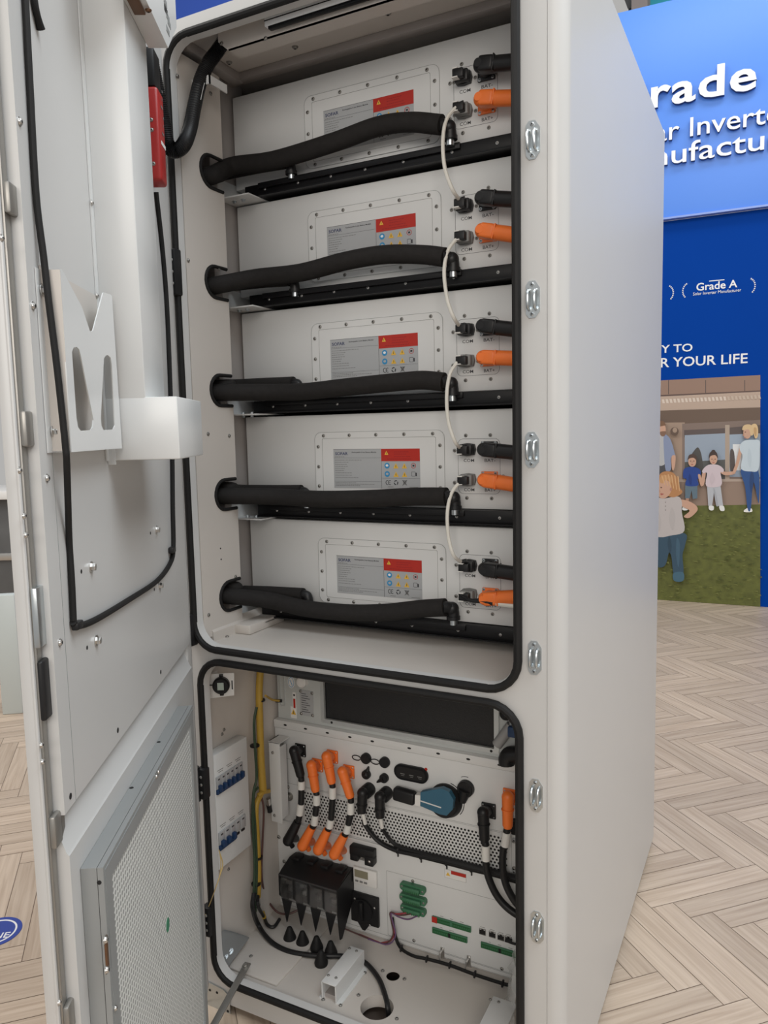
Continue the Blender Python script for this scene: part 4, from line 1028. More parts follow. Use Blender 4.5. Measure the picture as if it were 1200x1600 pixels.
jl = ['short black power cable, leftmost plugged into the power unit', 'orange plugged cable next to the leftmost black one on the power unit', 'orange plugged cable with the highest flange on the power unit', 'rightmost of the three short orange plugged cables on the power unit']
for (cn, m, fl_, el, en, mid, lo0, lo1, ft), lb in zip(jump, jl):
    nn = .045
    t = thing('power_cable', lb, 'power cable', FP.p(*A(*fl_), 0), 'short power cables plugged into the power unit')
    g = elbow_plug(t, 'plug', A(*fl_), A(*el, .042), A(*en, nn), m, .0125, .0165)
    mp = [P_(A, X, Y, nn) for X, Y in mid]
    lo = P_(A, *lo0, nn); lo_e = P_(A, *lo1, nn + .012)
    b = MB(); b.tube([g] + mp + [lo], .0082, BLACK, seg=12, smooth=5); b.build('cable', t)
    b = MB(); b.cyl(mp[0], mp[1], .0098, SLEEVE, seg=14); plabel(b.build('sleeve', t), 'white heat shrink sleeve')
    b = MB(); b.cyl(mp[2].lerp(mp[3], .15), mp[3].lerp(mp[4], .3), .0098, SLEEVE, seg=14); plabel(b.build('sleeve', t), 'white heat shrink sleeve')
    b = MB(); b.cyl(lo, lo.lerp(lo_e, .9), .0110, m, .0148, 16); b.ball(lo.lerp(lo_e, .9), .0148, m, 16)
    fp = P_(A, *ft, .012); b.cyl(lo.lerp(lo_e, .75), FP.p(fp.x, fp.z, .0), .0105, m, seg=14); b.cyl(FP.p(fp.x + .004, fp.z, .03), FP.p(fp.x + .012, fp.z - .004, .034), .0065, m, seg=10); b.build('lower_plug', t)
for k, (dc, el, en, s0, s1, w, lb) in enumerate((((925, 632), (880, 655), (870, 835), (882, 850), (905, 942), [(40, 32), (120, 132), (240, 195), (390, 224), (560, 262), (700, 298), (850, 335), (1000, 378), (1080, 395)], 'left one of two black round plugs on the power unit, its cable running right'),
                                         ((1090, 668), (1042, 692), (1042, 880), (1048, 895), (1062, 980), [(150, 60), (200, 130), (262, 174), (400, 212), (565, 250), (705, 288), (855, 325), (1000, 365), (1080, 382)], 'right one of two black round plugs on the power unit, its cable running right'))):
    t = thing('signal_cable', lb, 'cable', FP.p(*A(*dc), 0), 'black round plugs on the power unit')
    x, z = A(*dc, .012); b = MB(); b.lathe(FP.p(x, z, 0), (0, -1, 0), [(0, .0175), (.024, .0175), (.028, .015)], BLACK, 22); b.build('coupling', t)
    e = FP.p(*A(*el, .036), .036); g = FP.p(*A(*en, .038), .038); a = FP.p(x, z, .022)
    b = MB(); b.cyl(a, e, .0135, BLACK, seg=16); b.ball(e, .0145, BLACK); b.cyl(e, g, .0135, BLACK, .0115, 16); b.cyl(e.lerp(g, .55), e.lerp(g, .68), .0140, BLACK, seg=10); b.build('elbow', t)
    q0, q1 = P_(A, *s0, .038), P_(A, *s1, .032); b = MB(); b.tube([g, q0, q1], .0050, SLEEVE, seg=10, smooth=4); plabel(b.build('sleeve', t), 'white heat shrink sleeve')
    b = MB(); b.tube([q1] + [P_(B_, X, Y, .022 if i == 0 else .014) for i, (X, Y) in enumerate(w)], .0048 if k else .0062, BLACK, seg=10, smooth=6); b.build('cable', t)
t = thing('wire_harness', 'black wrapped cable bundle along the lower edge of the dotted vent strip', 'cable', P_(B_, 560, 282, .01))
b = MB(); b.tube([P_(B_, X, Y, .010) for X, Y in ((225, 185), (320, 208), (395, 226), (560, 267), (710, 306), (860, 342), (1000, 384), (1080, 400))], .0082, RUBBER, seg=12, smooth=6); hn = b.build('bundle', t)
for X, Y in ((250, 190), (395, 226), (555, 266), (710, 306)):
    p = P_(B_, X, Y, .010); b = MB(); b.tube([p + Vector((-.0015, 0, .0005)), p + Vector((.0015, 0, -.0005))], .0106, BLACK, 12, 1); b.box(FP, p.x - .002, p.x + .001, p.z - .018, p.z - .009, .010, .013, BLACK); b.build('cable_tie', t)
for cn, m, fl_, el, en, w, lb in (('black', BLACK, (137, 742), (100, 758), (108, 940), [(115, 962), (117, 1055), (118, 1080), (132, 1160), (180, 1268), (250, 1352), (340, 1412), (400, 1430)], 'black plugged power cable curving away at the right of the power unit'),
                                  ('orange', ORANGE, (272, 655), (254, 662), (252, 855), [(247, 880), (236, 965), (226, 990), (222, 1100), (245, 1215), (300, 1315), (350, 1360), (400, 1380)], 'orange plugged power cable at the far right of the power unit')):
    t = thing('power_cable', lb, 'power cable', FP.p(*C_(*fl_), 0), 'power cables at the right of the power unit')
    g = elbow_plug(t, 'plug', C_(*fl_), C_(*el, .042), C_(*en, .046), m, .0128, .0178)
    mp = [P_(C_, X, Y, .046) for X, Y in w]
    b = MB(); b.tube([g] + mp, .0086, BLACK, seg=12, smooth=5); b.build('cable', t)
    b = MB(); b.cyl(mp[0], mp[1], .0100, SLEEVE, seg=14); plabel(b.build('sleeve', t), 'white heat shrink sleeve')
b = MB(); x, z = C_(295, 850, .012); b.lathe(FP.p(x, z, 0), (0, -1, 0), [(0, .0165), (.018, .0165), (.022, .013)], BLACK, 20); b.build('round_port', pu)

# ================================================================== lower control panel
cp = thing('control_panel', 'white lower panel with meter, green terminals and network sockets', 'control panel', (-.47, .4, FLZ))
b = MB(); b.wbox(-.872, -.085, .300, .44, FLZ + .001, .3165, PANEL, .0015)
b.plate(FP, [rr(-.5335, .076, -.09, .254, .002), rr(-.5328, .0767, -.0907, .2533, .002)], 0, .0004, GREYP)
b.box(FP, -.87, -.085, .0735, .0742, 0, .0006, GREYP); b.box(FP, -.87, -.085, .0635, .0640, 0, .0006, GREYP); b.build('panel', cp)
for X, Y in ((340, 387), (347, 758), (897, 935)): screw(cp, FP.p(*B_(X, Y), 0), (0, -1, 0), .0036, DSTEEL)
for q in ((436, 1308), (444, 1346)): screw(cp, FP.P(*q), (0, -1, 0), .0042, DSTEEL)
x0, z0 = B_(541, 350); x1, z1 = B_(672, 350); z0 = B_(545, 312)[1]; z1 = B_(545, 362)[1]
b = MB(); b.box(FP, x0 - .0006, x1 + .0006, z1 - .0006, z0 + .0006, 0, .0004, GREYC); b.box(FP, x0, x1, z1, z0, 0, .0006, STICK); xm = x0 + (x1 - x0) * .30; b.box(FP, xm, x1, z0 - (z0 - z1) * .42, z0, .0006, .0009, REDL); b.prism(FP, [(x0 + .003, z1 + .006), (xm - .002, z1 + .006), ((x0 + xm) / 2, z0 - .006)], .0006, .0009, YINK); b.build('warning_sticker', cp)
for k, (X, Y) in enumerate(((335, 437), (337, 505), (338, 572))):
    x, z = B_(X, Y, .012); w = .0345 + .002 * (k == 1)
    b = MB(); b.plate(FP, [rr(x - w, z - .0095, x + w, z + .0095, .007)], 0, .012, GREENP); b.box(FP, x - w + .010, x + w - .012, z - .0075, z + .0045, .011, .020, GREENP, .002)
    for j in range(9): b.box(FP, x - w + .013 + j * .0052, x - w + .0155 + j * .0052, z - .0078, z - .002, .0195, .0203, GREEND)
    g = b.build('terminal_plug', cp)
    for s_ in (-1, 1): screw(g, FP.p(x + s_ * (w - .006), z, .012), (0, -1, 0), .0026, DSTEEL)
for (Xa, Ya), (Xb, Yb), red in (((465, 625), (706, 678), True), ((465, 693), (683, 747), False), ((768, 785), (1012, 845), False)):
    xa, za = B_(Xa, Ya); xb, zb = B_(Xb, Yb); z = (za + zb) / 2
    b = MB(); b.box(FP, xa, xb, z - .0075, z + .0075, 0, .005, GREENP, .001); b.box(FP, xa + .002, xb - .002, z - .0055, z + .0050, .005, .0054, GREEND)
    m_ = (xa + xb) / 2; b.box(FP, m_ - .003, m_ + .003, z - .0055, z + .0055, .005, .006, BLACK if not red else GREENP)
    if red: b.box(FP, xa, xa + .014, z - .0075, z + .0075, .005, .0064, REDL)
    for j in range(18):
        xx = xa + .006 + j * (xb - xa - .012) / 17; b.box(FP, xx - .0012, xx + .0012, z - .0022, z + .0018, .0054, .0058, GREENP)
    b.build('terminal_socket', cp)
    b = MB(); xx = xa + .02
    while xx < xb - .02: w = random.uniform(.004, .012); b.box(FP, xx, xx + w, z + .0105, z + .0115, 0, .0003, GREYC); xx += w + .018
    b.build('terminal_marking', cp)
for X, Y in ((776, 703), (837, 720), (891, 738), (938, 750)):
    x, z = B_(X, Y); b = MB(); b.plate(FP, [[(x - .0075, z - .0065), (x + .0075, z - .0065), (x + .0075, z + .004), (x + .003, z + .004), (x + .003, z + .0065), (x - .003, z + .0065), (x - .003, z + .004), (x - .0075, z + .004)]], 0, .0006, VOID)
    b.plate(FP, [rr(x - .0085, z - .0078, x + .0085, z + .0078, .001), rr(x - .0077, z - .007, x + .0077, z + .007, .001)], 0, .0015, DSTEEL); b.box(FP, x - .006, x + .006, z + .011, z + .012, 0, .0003, GREYC); b.build('network_socket', cp)
b = MB(); p = P_(B_, 940, 765, .010); b.tube([p + Vector((0, .008, 0)), p, P_(B_, 980, 780, .014), P_(B_, 1060, 795, .014)], .0030, BLACK, 8); b.box(FP, p.x - .010, p.x + .006, p.z - .003, p.z + .003, .001, .012, BLACK, .001)
single(b, 'network_cable', 'thin black network cable plugged into the rightmost socket of the lower panel', 'cable', p)
# pull handle of steel wire
for X, Y in ((527, 840), (692, 895)):
    x, z = B_(X, Y)
p0 = B_(527, 812); p1 = B_(692, 866); zz = (p0[1] + p1[1]) / 2
b = MB(); b.tube([FP.p(p0[0], zz, 0), FP.p(p0[0], zz, .018), FP.p(p0[0] + .002, zz - .022, .024), FP.p(p1[0] - .002, zz - .022, .024), FP.p(p1[0], zz, .018), FP.p(p1[0], zz, 0)], .0024, STEEL, 8, 1)
for pq in (p0, p1): b.box(FP, pq[0] - .005, pq[0] + .005, zz - .024, zz + .006, 0, .003, STEEL, .001)
b.build('pull_handle', cp)
# fuse holder, meter, black square isolator
x0, z0 = G_(757, 90, .02); x1, z1 = G_(980, 110, .02); zc = (G_(860, 40, .02)[1] + G_(860, 160, .02)[1]) / 2
b = MB(); b.box(FP, x0, x1, zc - .004, zc + .020, 0, .022, BLACK, .003); b.box(FP, x0, x0 + (x1 - x0) * .34, zc - .021, zc + .004, 0, .020, BLACK, .003); b.box(FP, x1 - (x1 - x0) * .36, x1, zc - .022, zc + .004, 0, .024, BLACK, .003); fh = b.build('fuse_holder', cp)
b = MB(); m_ = (x0 + x1) / 2; b.box(FP, m_ - .010, m_ + .003, zc - .018, zc - .002, 0, .012, CLEAR); b.box(FP, m_ - .006, m_ - .002, zc - .018, zc - .004, .0, .010, STEEL); plabel(b.build('fuse', fh), 'clear fuse'); screw(fh, FP.p(x1 - .010, zc - .008, .024), (0, -1, 0), .0028, STEEL)
x0, z0 = G_(792, 290, .008); x1, z1 = G_(1008, 330, .008); zt = G_(900, 232, .008)[1]; zb = G_(900, 385, .008)[1]
b = MB(); b.box(FP, x0, x1, zb, zt, 0, .008, STICK, .002); me_ = b.build('energy_meter', cp)
b = MB(); b.box(FP, x0 + .004, x0 + .044, zb + (zt - zb) * .42, zt - .006, .008, .0086, LCDM); b.build('display', me_)
b = MB()
for k in range(3): b.box(FP, x0 + .006 + k * .013, x0 + .015 + k * .013, zb + .006, zb + .011, .008, .0092, GREYC)
b.build('button', me_)
x0, z0 = G_(766, 560, .010); x1, z1 = G_(1026, 640, .010); zt = G_(890, 470, .01)[1]; zb = G_(890, 745, .01)[1]
b = MB(); b.box(FP, x0, x1, zb, zt, 0, .010, BLACK, .003); xm = (x0 + x1) / 2 - .004
b.prism(FP, [(xm - .020, zb + .004), (xm + .020, zb + .004), (xm + .004, zb - .018), (xm - .004, zb - .018)], .001, .009, BLACK); b.box(FP, x0 - .005, x0 + .004, (zt + zb) / 2 - .008, (zt + zb) / 2 + .008, 0, .008, BLACK, .002)
iso = b.build('isolator_plate', cp)
b = MB(); b.plate(FP, [ell(xm, (zt + zb) / 2, .030, .030, 28)], .010, .016, BLACK); b.box(FP, xm - .006, xm + .006, (zt + zb) / 2 - .026, (zt + zb) / 2 + .026, .016, .026, BLACK, .003); b.build('isolator_knob', iso)
screw(iso, FP.p(*G_(990, 595, .010), .010), (0, -1, 0), .0028, STEEL); screw(iso, FP.p(*G_(945, 755, .010), .009), (0, -1, 0), .0028, STEEL); screw(iso, FP.p(*G_(805, 505, .010), .010), (0, -1, 0), .0028, DSTEEL)

# four-pole breaker with smoked terminal cover and phase barriers
br = thing('load_break_switch', 'black four pole switch with smoked cover and pointed barriers at the lower left', 'switch', (-.72, .30, .10))
bx0, bx1, yf = -.812, -.632, .216
FBk = front(yf)
b = MB(); side = [(.299, .237), (.268, .240), (.226, .225), (yf, .219), (yf + .006, .205), (.299, .200)]
b.prism(Fr((0, 0, 0), (0, 1, 0), (0, 0, 1), (1, 0, 0)), side, bx0, bx1, BLACK)
for k in range(4):
    xx = bx0 + .022 + k * .045; b.box(FBk, xx - .012, xx + .012, .228, .2455, -.075, -.045, BLACK, .003)
b.build('body', br)
b = MB(); b.box(FBk, bx0, bx1, .2165, .2195, -.006, .002, mat('dark_grey_edge', (.05, .05, .052), .35)); b.build('edge_bead', br)
b = MB(); b.box(FBk, bx0 + .003, bx1 - .003, .150, .217, -.004, -.001, CLEAR); b.build('terminal_cover', br)
for k in range(4):
    xx = bx0 + .022 + k * .045
    b = MB(); b.box(FBk, xx - .013, xx + .013, .135, .205, -.083, -.028, BLACK, .004); b.box(FBk, xx - .007, xx + .007, .165, .180, -.028, -.018, DSTEEL, .002); b.box(FBk, xx - .010, xx + .010, .188, .208, -.05, -.012, GREYC, .003); b.build('terminal', br)
for k in range(5):
    xx = bx0 + (bx1 - bx0) * k / 4
    o = [(.299, .230), (yf + .0, .219), (yf - .001, .160), (.250, .120), (.299, .150)] if k < 4 else [(.299, .238), (yf - .002, .222), (yf - .004, .16), (.222, .082), (.232, .080), (.290, .150), (.299, .18)]
    b = MB(); b.prism(Fr((0, 0, 0), (0, 1, 0), (0, 0, 1), (1, 0, 0)), o, xx - .0012, xx + .0012, BLACK); b.build('phase_barrier', br)
for k in range(4):
    xx = bx0 + .024 + k * .045
    b = MB(); zz = .085 + .004 * (k % 2); b.prism(FBk, [(xx - .019, .1495), (xx + .012, .1495), (xx - .006, zz)], -.006, -.002, BLACK); b.build('barrier_tip', br)

# ------------------------------------------------------------------ cable glands on the floor
gp = [FZ(453, 1469, FLZ), FZ(473, 1476, FLZ), FZ(495, 1484, FLZ), FZ(517, 1492, FLZ), FZ(502, 1507, FLZ)]
gl_ = ['black rubber cone gland, leftmost of the row of four', 'second black cone gland from the left in the row', 'third black cone gland from the left in the row', 'black cone gland at the right end of the row beside the channel', 'single black cone gland in front of the row of four']
for p, lb in zip(gp, gl_):
    b = MB(); b.lathe(p, (0, 0, 1), [(0, .0160), (.006, .0172), (.012, .0155), (.030, .0085), (.036, .006), (.038, .003)], RUBBER, 20)
    single(b, 'cable_gland', lb, 'cable gland', p, 'black cone glands on the floor of the lower compartment')
t = thing('ground_cable', 'black cable lying across the compartment floor into the white channel and round hole', 'cable', FZ(490, 1494, FLZ))
P5 = [FX(397, 1395, -.835), FX(395, 1418, -.83), FZ(403, 1444, .085), FZ(422, 1470, .0725), FZ(450, 1486, .069), FZ(490, 1493, .068), FZ(532, 1494, .068), FZ(560, 1500, .068), FZ(575, 1508, .069), FZ(592, 1530, .068), FZ(602, 1556, .068), FZ(606, 1575, .060), FZ(607, 1590, .03)]
b = MB(); b.tube(P5, .0062, BLACK, seg=10, smooth=8); b.build('sheath', t)
# harness along the bottom of the panel
t = thing('wire_harness', 'thin black wire bundle along the bottom of the lower panel', 'cable', P_(B_, 430, 872, .01))
HB = lambda X, Y: P_(B_, X, Y, .012) if Y < 770 else FZ(560 + X / 4, 1280 + Y / 4, .068)
b = MB(); b.tube([HB(X, Y) for X, Y in ((212, 618), (222, 690), (240, 760), (275, 815), (345, 855), (430, 874), (570, 912), (730, 972), (900, 1027), (938, 1036))], .0042, RUBBER, seg=8, smooth=6); b.build('bundle', t)
for X, Y in ((268, 808), (428, 874), (572, 912), (728, 970), (902, 1028)):
    p = HB(X, Y); b = MB(); b.wbox(p.x - .0022, p.x + .0022, p.y - .0065, p.y + .0065, p.z - .006, p.z + .007, BLACK, .001); b.build('cable_tie', t)
t = thing('signal_wires', 'thin red and violet wires looping from the lowest green plug', 'wires', P_(B_, 215, 650, .01))
for k, (w, m) in enumerate((([(300, 585), (250, 592), (198, 590), (210, 630), (225, 700), (205, 755), (150, 772), (120, 766), (0, 718)], REDW), ([(330, 592), (260, 600), (200, 583), (206, 640), (218, 715), (190, 765), (140, 775), (60, 745), (-120, 670)], BROWNW), ([(368, 604), (310, 626), (250, 610), (205, 588), (214, 640), (232, 720), (205, 772), (150, 780), (60, 748)], PURW))):
    b = MB(); b.tube([P_(B_, X, Y, .014 + .002 * k if i > 1 else .020) for i, (X, Y) in enumerate(w)], .0019, m, 6, 6); b.build('wire', t)

# ================================================================== left wall of the lower compartment
LB = leftwall(-.842)
c = [LB.pix(*q) for q in ((333, 1184), (386, 1148), (338, 1362), (392, 1322))]
y0, y1 = .5 * (c[0][0] + c[2][0]), .5 * (c[1][0] + c[3][0]); zt = .5 * (c[0][1] + c[1][1]); zb = .5 * (c[2][1] + c[3][1]); y0 = .016
bb = thing('breaker_box', 'white wall box with two rows of small circuit breakers inside the lower left', 'breaker box', (-.872, (y0 + y1) / 2, zb))
b = MB(); b.box(LB, y0, y1, zb, zt, -.0295, 0, PANEL, .002); b.box(LB, y0 + .02, y1 - .01, zb - .018, zb, -.0295, -.027, PANEL); b.build('enclosure', bb)
def brk_row(q4, n, blue_n):
    cc_ = [LB.pix(*q) for q in q4]
    ya, yb = .5 * (cc_[0][0] + cc_[3][0]), .5 * (cc_[1][0] + cc_[2][0]); za = .5 * (cc_[0][1] + cc_[1][1]); zb_ = .5 * (cc_[2][1] + cc_[3][1])
    w = (yb - ya) / n; h = za - zb_
    for k in range(n):
        b = MB(); a0 = ya + k * w
        b.box(LB, a0 + .0003, a0 + w - .0003, zb_ + h * .30, za, 0, .004, LGREY, .0008); b.box(LB, a0 + w * .3, a0 + w * .7, za - h * .2, za - h * .12, .004, .0043, INK)
        s = b.build('circuit_breaker', bb)
        b = MB()
        if k < blue_n:
            b.box(LB, a0, a0 + w, zb_, zb_ + h * .28, 0, .006, DBLUE, .001); b.box(LB, a0 + w * .25, a0 + w * .75, zb_ + h * .16, zb_ + h * .52, .003, .013, DBLUE, .0015); plabel(b.build('toggle', s), 'blue toggle')
        else:
            b.box(LB, a0 + w * .2, a0 + w * .8, zb_ + h * .12, zb_ + h * .24, 0, .003, BLACK, .0005); b.build('socket', s)
    b = MB()
    for k in range(3):
        aa = ya + (k + .25) * (yb - ya) / 3; b.box(LB, aa, aa + .022, za + .012, za + .0135, 0, .0004, GREYC); b.box(LB, aa + .004, aa + .02, za + .007, za + .0085, 0, .0004, GREYC)
    b.build('row_marking', bb)
brk_row(((336, 1216), (376, 1190), (380, 1212), (338, 1244)), 6, 6)
brk_row(((340, 1302), (382, 1271), (383, 1297), (342, 1330)), 5, 3)
LW2 = leftwall(-.872)
for q in ((357, 1310 + 48), (350, 1140), (347, 1147)): screw(lw2, LW2.P(*q), (1, 0, 0), .0036, DSTEEL)
_c = FX(346, 1071, -.846)
LW3 = Fr(_c, (.875, .485, 0), (0, 0, 1), (.485, -.875, 0))
bz = thing('buzzer', 'round black buzzer on a white plate on the inner wall', 'buzzer', _c)
c = [LW3.pix(*q) for q in ((327, 1053), (366, 1051), (366, 1086), (328, 1091))]
b = MB(); b.plate(LW3, [c], 0, .002, STICK); xr = c[1][0]; b.box(LW3, xr - .0075, xr - .0045, -.010, .012, .002, .0023, INK); b.build('plate', bz)
cy, cz = LW3.pix(345.5, 1071, .008)
b = MB(); b.lathe(LW3.p(cy, cz, .002), LW3.en, [(0, .0205), (.010, .0205), (.014, .017), (.014, .006)], BLACK, 26)
for s_ in (1, -1): b.box(LW3, cy - .005, cy + .005, cz + s_ * .018, cz + s_ * .027, .002, .006, BLACK, .002)
b.box(LW3, cy - .031, cy - .018, cz - .001, cz + .001, .003, .005, BLACK); b.build('body', bz)
b = MB(); b.box(LW3, cy - .0075, cy + .0075, cz - .009, cz + .009, .016, .0167, mat('buzzer_label', (.42, .50, .45), .5)); b.build('label_patch', bz)
b = MB(); b.add([LW3.p(*c[0], -.0005), LW3.p(*c[3], -.0005), LW2.P(328, 1091) + Vector((0, .03, 0)), LW2.P(327, 1053) + Vector((0, .03, 0))], [[0, 1, 2, 3]], STICK); b.build('mounting_tab', bz)
# yellow tube bundle
t = thing('cable_bundle', 'yellow tube and green earth wires running down the inner wall beside the breaker box', 'cable bundle', FX(408, 1235, -.832))
X_ = -.856
b = MB(); b.tube([FX(*q, X_) for q in ((408, 1030), (405, 1080), (406, 1130), (408, 1190), (411, 1238))], lambda q: .0095 + .004 * max(0, q - .7), YELLOW, 12, 6); plabel(b.build('tube', t), 'thick yellow tube')
b = MB(); b.tube([FX(*q, X_) for q in ((409, 1238), (400, 1262), (402, 1310), (404, 1360), (403, 1402))], .0075, YELLOW, 10, 6); b.build('tube', t)
for k, w in enumerate((((401, 1105), (397, 1130), (399, 1175), (401, 1215), (396, 1240), (395, 1290), (398, 1350), (396, 1410)), ((403, 1230), (396, 1245), (399, 1300), (401, 1360), (399, 1425)))):
    b = MB(); b.tube([FX(*q, X_ + .006) for q in w], .0036, GREENW, 8, 6); plabel(b.build('wire', t), 'green wire')
b = MB(); b.tube([FX(407, 1240, X_ + .004), FX(412, 1265, X_ + .004), FX(410, 1320, X_), FX(409, 1370, X_), FY(416, 1402, .255), FY(432, 1424, .24), FY(450, 1428, .26), FY(470, 1420, .285)], .0028, BROWNW, 8, 6); plabel(b.build('wire', t), 'brown wire')
for q in ((407, 1094), (398, 1165), (403, 1340), (400, 1381)):
    p = FX(*q, X_); b = MB(); b.tube([p + Vector((0, 0, -.002)), p + Vector((0, 0, .002))], .0125, BLACK, 12, 1); b.build('cable_tie', t)
b = MB(); b.tube([FX(403, 1243, X_), FX(411, 1238, X_ + .005), FX(420, 1236, X_)], .006, YELLOW, 8, 5); b.cyl(FX(419, 1248, X_), FX(421, 1263, X_), .006, STEEL, seg=10); b.cyl(FX(420, 1258, X_), FX(422, 1268, X_), .007, BLACK, seg=10); b.build('lug', t)
t = thing('earth_wire', 'short black earth lead with green and yellow tape on the floor corner', 'wire', FZ(415, 1430, .08))
b = MB(); b.tube([FX(403, 1400, -.83), FX(403, 1415, -.82), FZ(412, 1432, .085), FZ(418, 1445, .075), FZ(428, 1448, .072), FZ(437, 1436, .078)], .0045, BLACK, 8, 6); b.build('sheath', t)
b = MB(); b.cyl(FZ(410, 1424, .09), FZ(413, 1434, .084), .0055, YELLOW, seg=10); b.cyl(FX(403, 1406, -.828), FX(404, 1416, -.822), .0058, STEEL, seg=10); b.build('tape', t)
b = MB(); b.tube([FX(399, 1045 + 47, -.84) + Vector((.01, .03, 0)), FY(425, 1093, .26), FY(436, 1095, .29)], .003, YELLOW, 8, 5); b.cyl(FY(431, 1095, .285), FY(440, 1095, .298), .0045, BLACK, seg=10); b.build('tie_lead', t)
t = thing('fibre_wire', 'thin yellow wire hanging from the lower breakers out past the gasket', 'wire', FX(345, 1350, -.81))
for w in (((343, 1330), (345, 1345), (344, 1365)), ((342, 1328), (348, 1350), (343, 1370))):
    b = MB(); b.tube([FX(*q, -.806) for q in w] + [FX(336, 1390, -.81), FY(328, 1412, -.016), FY(319, 1434, -.03)], .0012, mat('straw_yellow_wire', (.55, .40, .16), .5), 6, 6); b.build('strand', t)
# wrinkled clear film in the right corner
b = MB(); base_p = FZ(806, 1578, FLZ)
random.seed(5); vs = []; fs = []
for i in range(7):
    for j in range(9):
        a = math.pi * (.5 + j / 8 * 1.0); rr2 = .040 + random.uniform(-.006, .006) - .003 * i
        vs.append(base_p + Vector((rr2 * math.cos(a) + .015, rr2 * 1.6 * math.sin(a), .012 + i * .020 + random.uniform(-.004, .004))))
for i in range(6):
    for j in range(8): fs.append([i * 9 + j, i * 9 + j + 1, (i + 1) * 9 + j + 1, (i + 1) * 9 + j])
b.add(vs, fs, HAZEP); single(b, 'plastic_bag', 'wrinkled clear plastic bag tucked in the right floor corner', 'bag', base_p)
# ================================================================== the open door (part of the cabinet)
def DW(px, py, w): return DOOR.pix(px, py, w)          # -> (u, z) on the plane w
def DUu(px, py, u):                                    # -> (w, z) on the plane u
    d = ray(px, py); t = (u - (CAM - HINGE).dot(DU)) / d.dot(DU); P = CAM + d * t
    return ((P - HINGE).dot(DN), P.z)
UF, U1, WA, WP = .879, .857, .050, .066
DZ0, DZ1 = .055, 2.245
ZA, ZB = .916, .862
b = MB()
b.box(DOOR, .045, UF, DZ0, DZ1, .033, WA - .002, PAINT, .003)
b.box(DOOR, .050, UF, DZ0, DZ1, WA - .004, WA, PAINT, .0015)
b.box(DOOR, .045, .09, DZ0, DZ1, .048, WP - .004, PAINT, .002)
door = b.build('door', cab)
b = MB()                                              # raised inner tray, recess slope and lower box: one outline swept along u
prof = [(.0495, ZA), (WP, ZA), (WP, DZ1 - .012), (.0495, DZ1 - .012)]
fu = Fr(HINGE, DN, (0, 0, 1), DU)
b.prism(fu, prof, .075, U1, PAINT)
b.prism(fu, [(.0495, ZA - .003), (.0495, DZ0 + .02), (WP + .002, DZ0 + .02), (WP + .002, ZB), (WP - .001, ZB + .003)], .085, U1, PAINT)
b.box(DOOR, .818, .8186, ZA, DZ1 - .02, WP - .0002, WP + .0004, GREYP); tr = b.build('inner_tray', door)
for q in ((51, 478), (73, 747), (93, 1004), (30, 190)): screw(tr, DOOR.P(*q, WP), DN, .0042, STEEL)
for q in ((142, 886), (150, 1001), (244, 828), (249, 915), (127, 893), (136, 1012), (235, 833), (241, 921)):
    big = q[0] in (142, 150, 244, 249)
    screw(tr, DOOR.P(*q, WP), DN, .0055 if big else .003, STEEL if big else VOID, 'bolt' if big else 'screw_hole', 'hex' if big else 'hole')
for q in ((251, 1050), (184, 1141), (110, 1244)): screw(tr, DOOR.P(*q, WP), DN, .0042, VOID, 'screw_hole', 'hole')
# lock rods and latches on the free edge
b = MB(); b.box(DOOR, U1 + .003, UF - .004, .12, 2.2, WA, WA + .0035, DSTEEL, .001); rod = b.build('lock_rod', door)
for py, hh in ((305, .022), (670, .026), (1305, .026), (1600, .024)):
    px = 9 + (py - 305) * .073; u, z = DOOR.pix(px, py, WA + .008)
    b = MB(); b.box(DOOR, U1 - .004, UF - .003, z - hh * .8, z + hh * .8, WA + .003, WA + .011, DSTEEL, .003); b.prism(DOOR, [(U1 - .004, z - hh * .6), (U1 - .014, z - hh * .3), (U1 - .014, z + hh * .7), (U1 - .004, z + hh * .8)], WA + .002, WA + .010, DSTEEL); b.build('latch', door)
for q in ((37, 806), (40, 836), (30, 735), (64, 1164), (66, 1190), (2, 372), (92, 1566)): screw(rod, DOOR.P(*q, WA + .0035), DN, .0036, STEEL)
u, z = DOOR.pix(56, 965, WA + .004); b = MB(); b.box(DOOR, U1 - .016, UF - .002, z - .036, z + .036, WA + .002, WA + .009, ZINC, .001); lk = b.build('lock_plate', door)
for dz in (-.024, 0, .024): screw(lk, DOOR.p(U1 - .006, z + dz, WA + .009), DN, .0046 if dz == 0 else .0034, DSTEEL)
u, z = DOOR.pix(62, 1082, WA + .006); b = MB(); b.box(DOOR, U1 - .012, UF - .003, z - .038, z + .036, WA + .002, WA + .0095, BLACK, .003, 3); lg = b.build('lock_gearbox', door)
for dz in (-.028, .028): screw(lg, DOOR.p(U1 - .006, z + dz, WA + .0095), DN, .0036, STEEL)
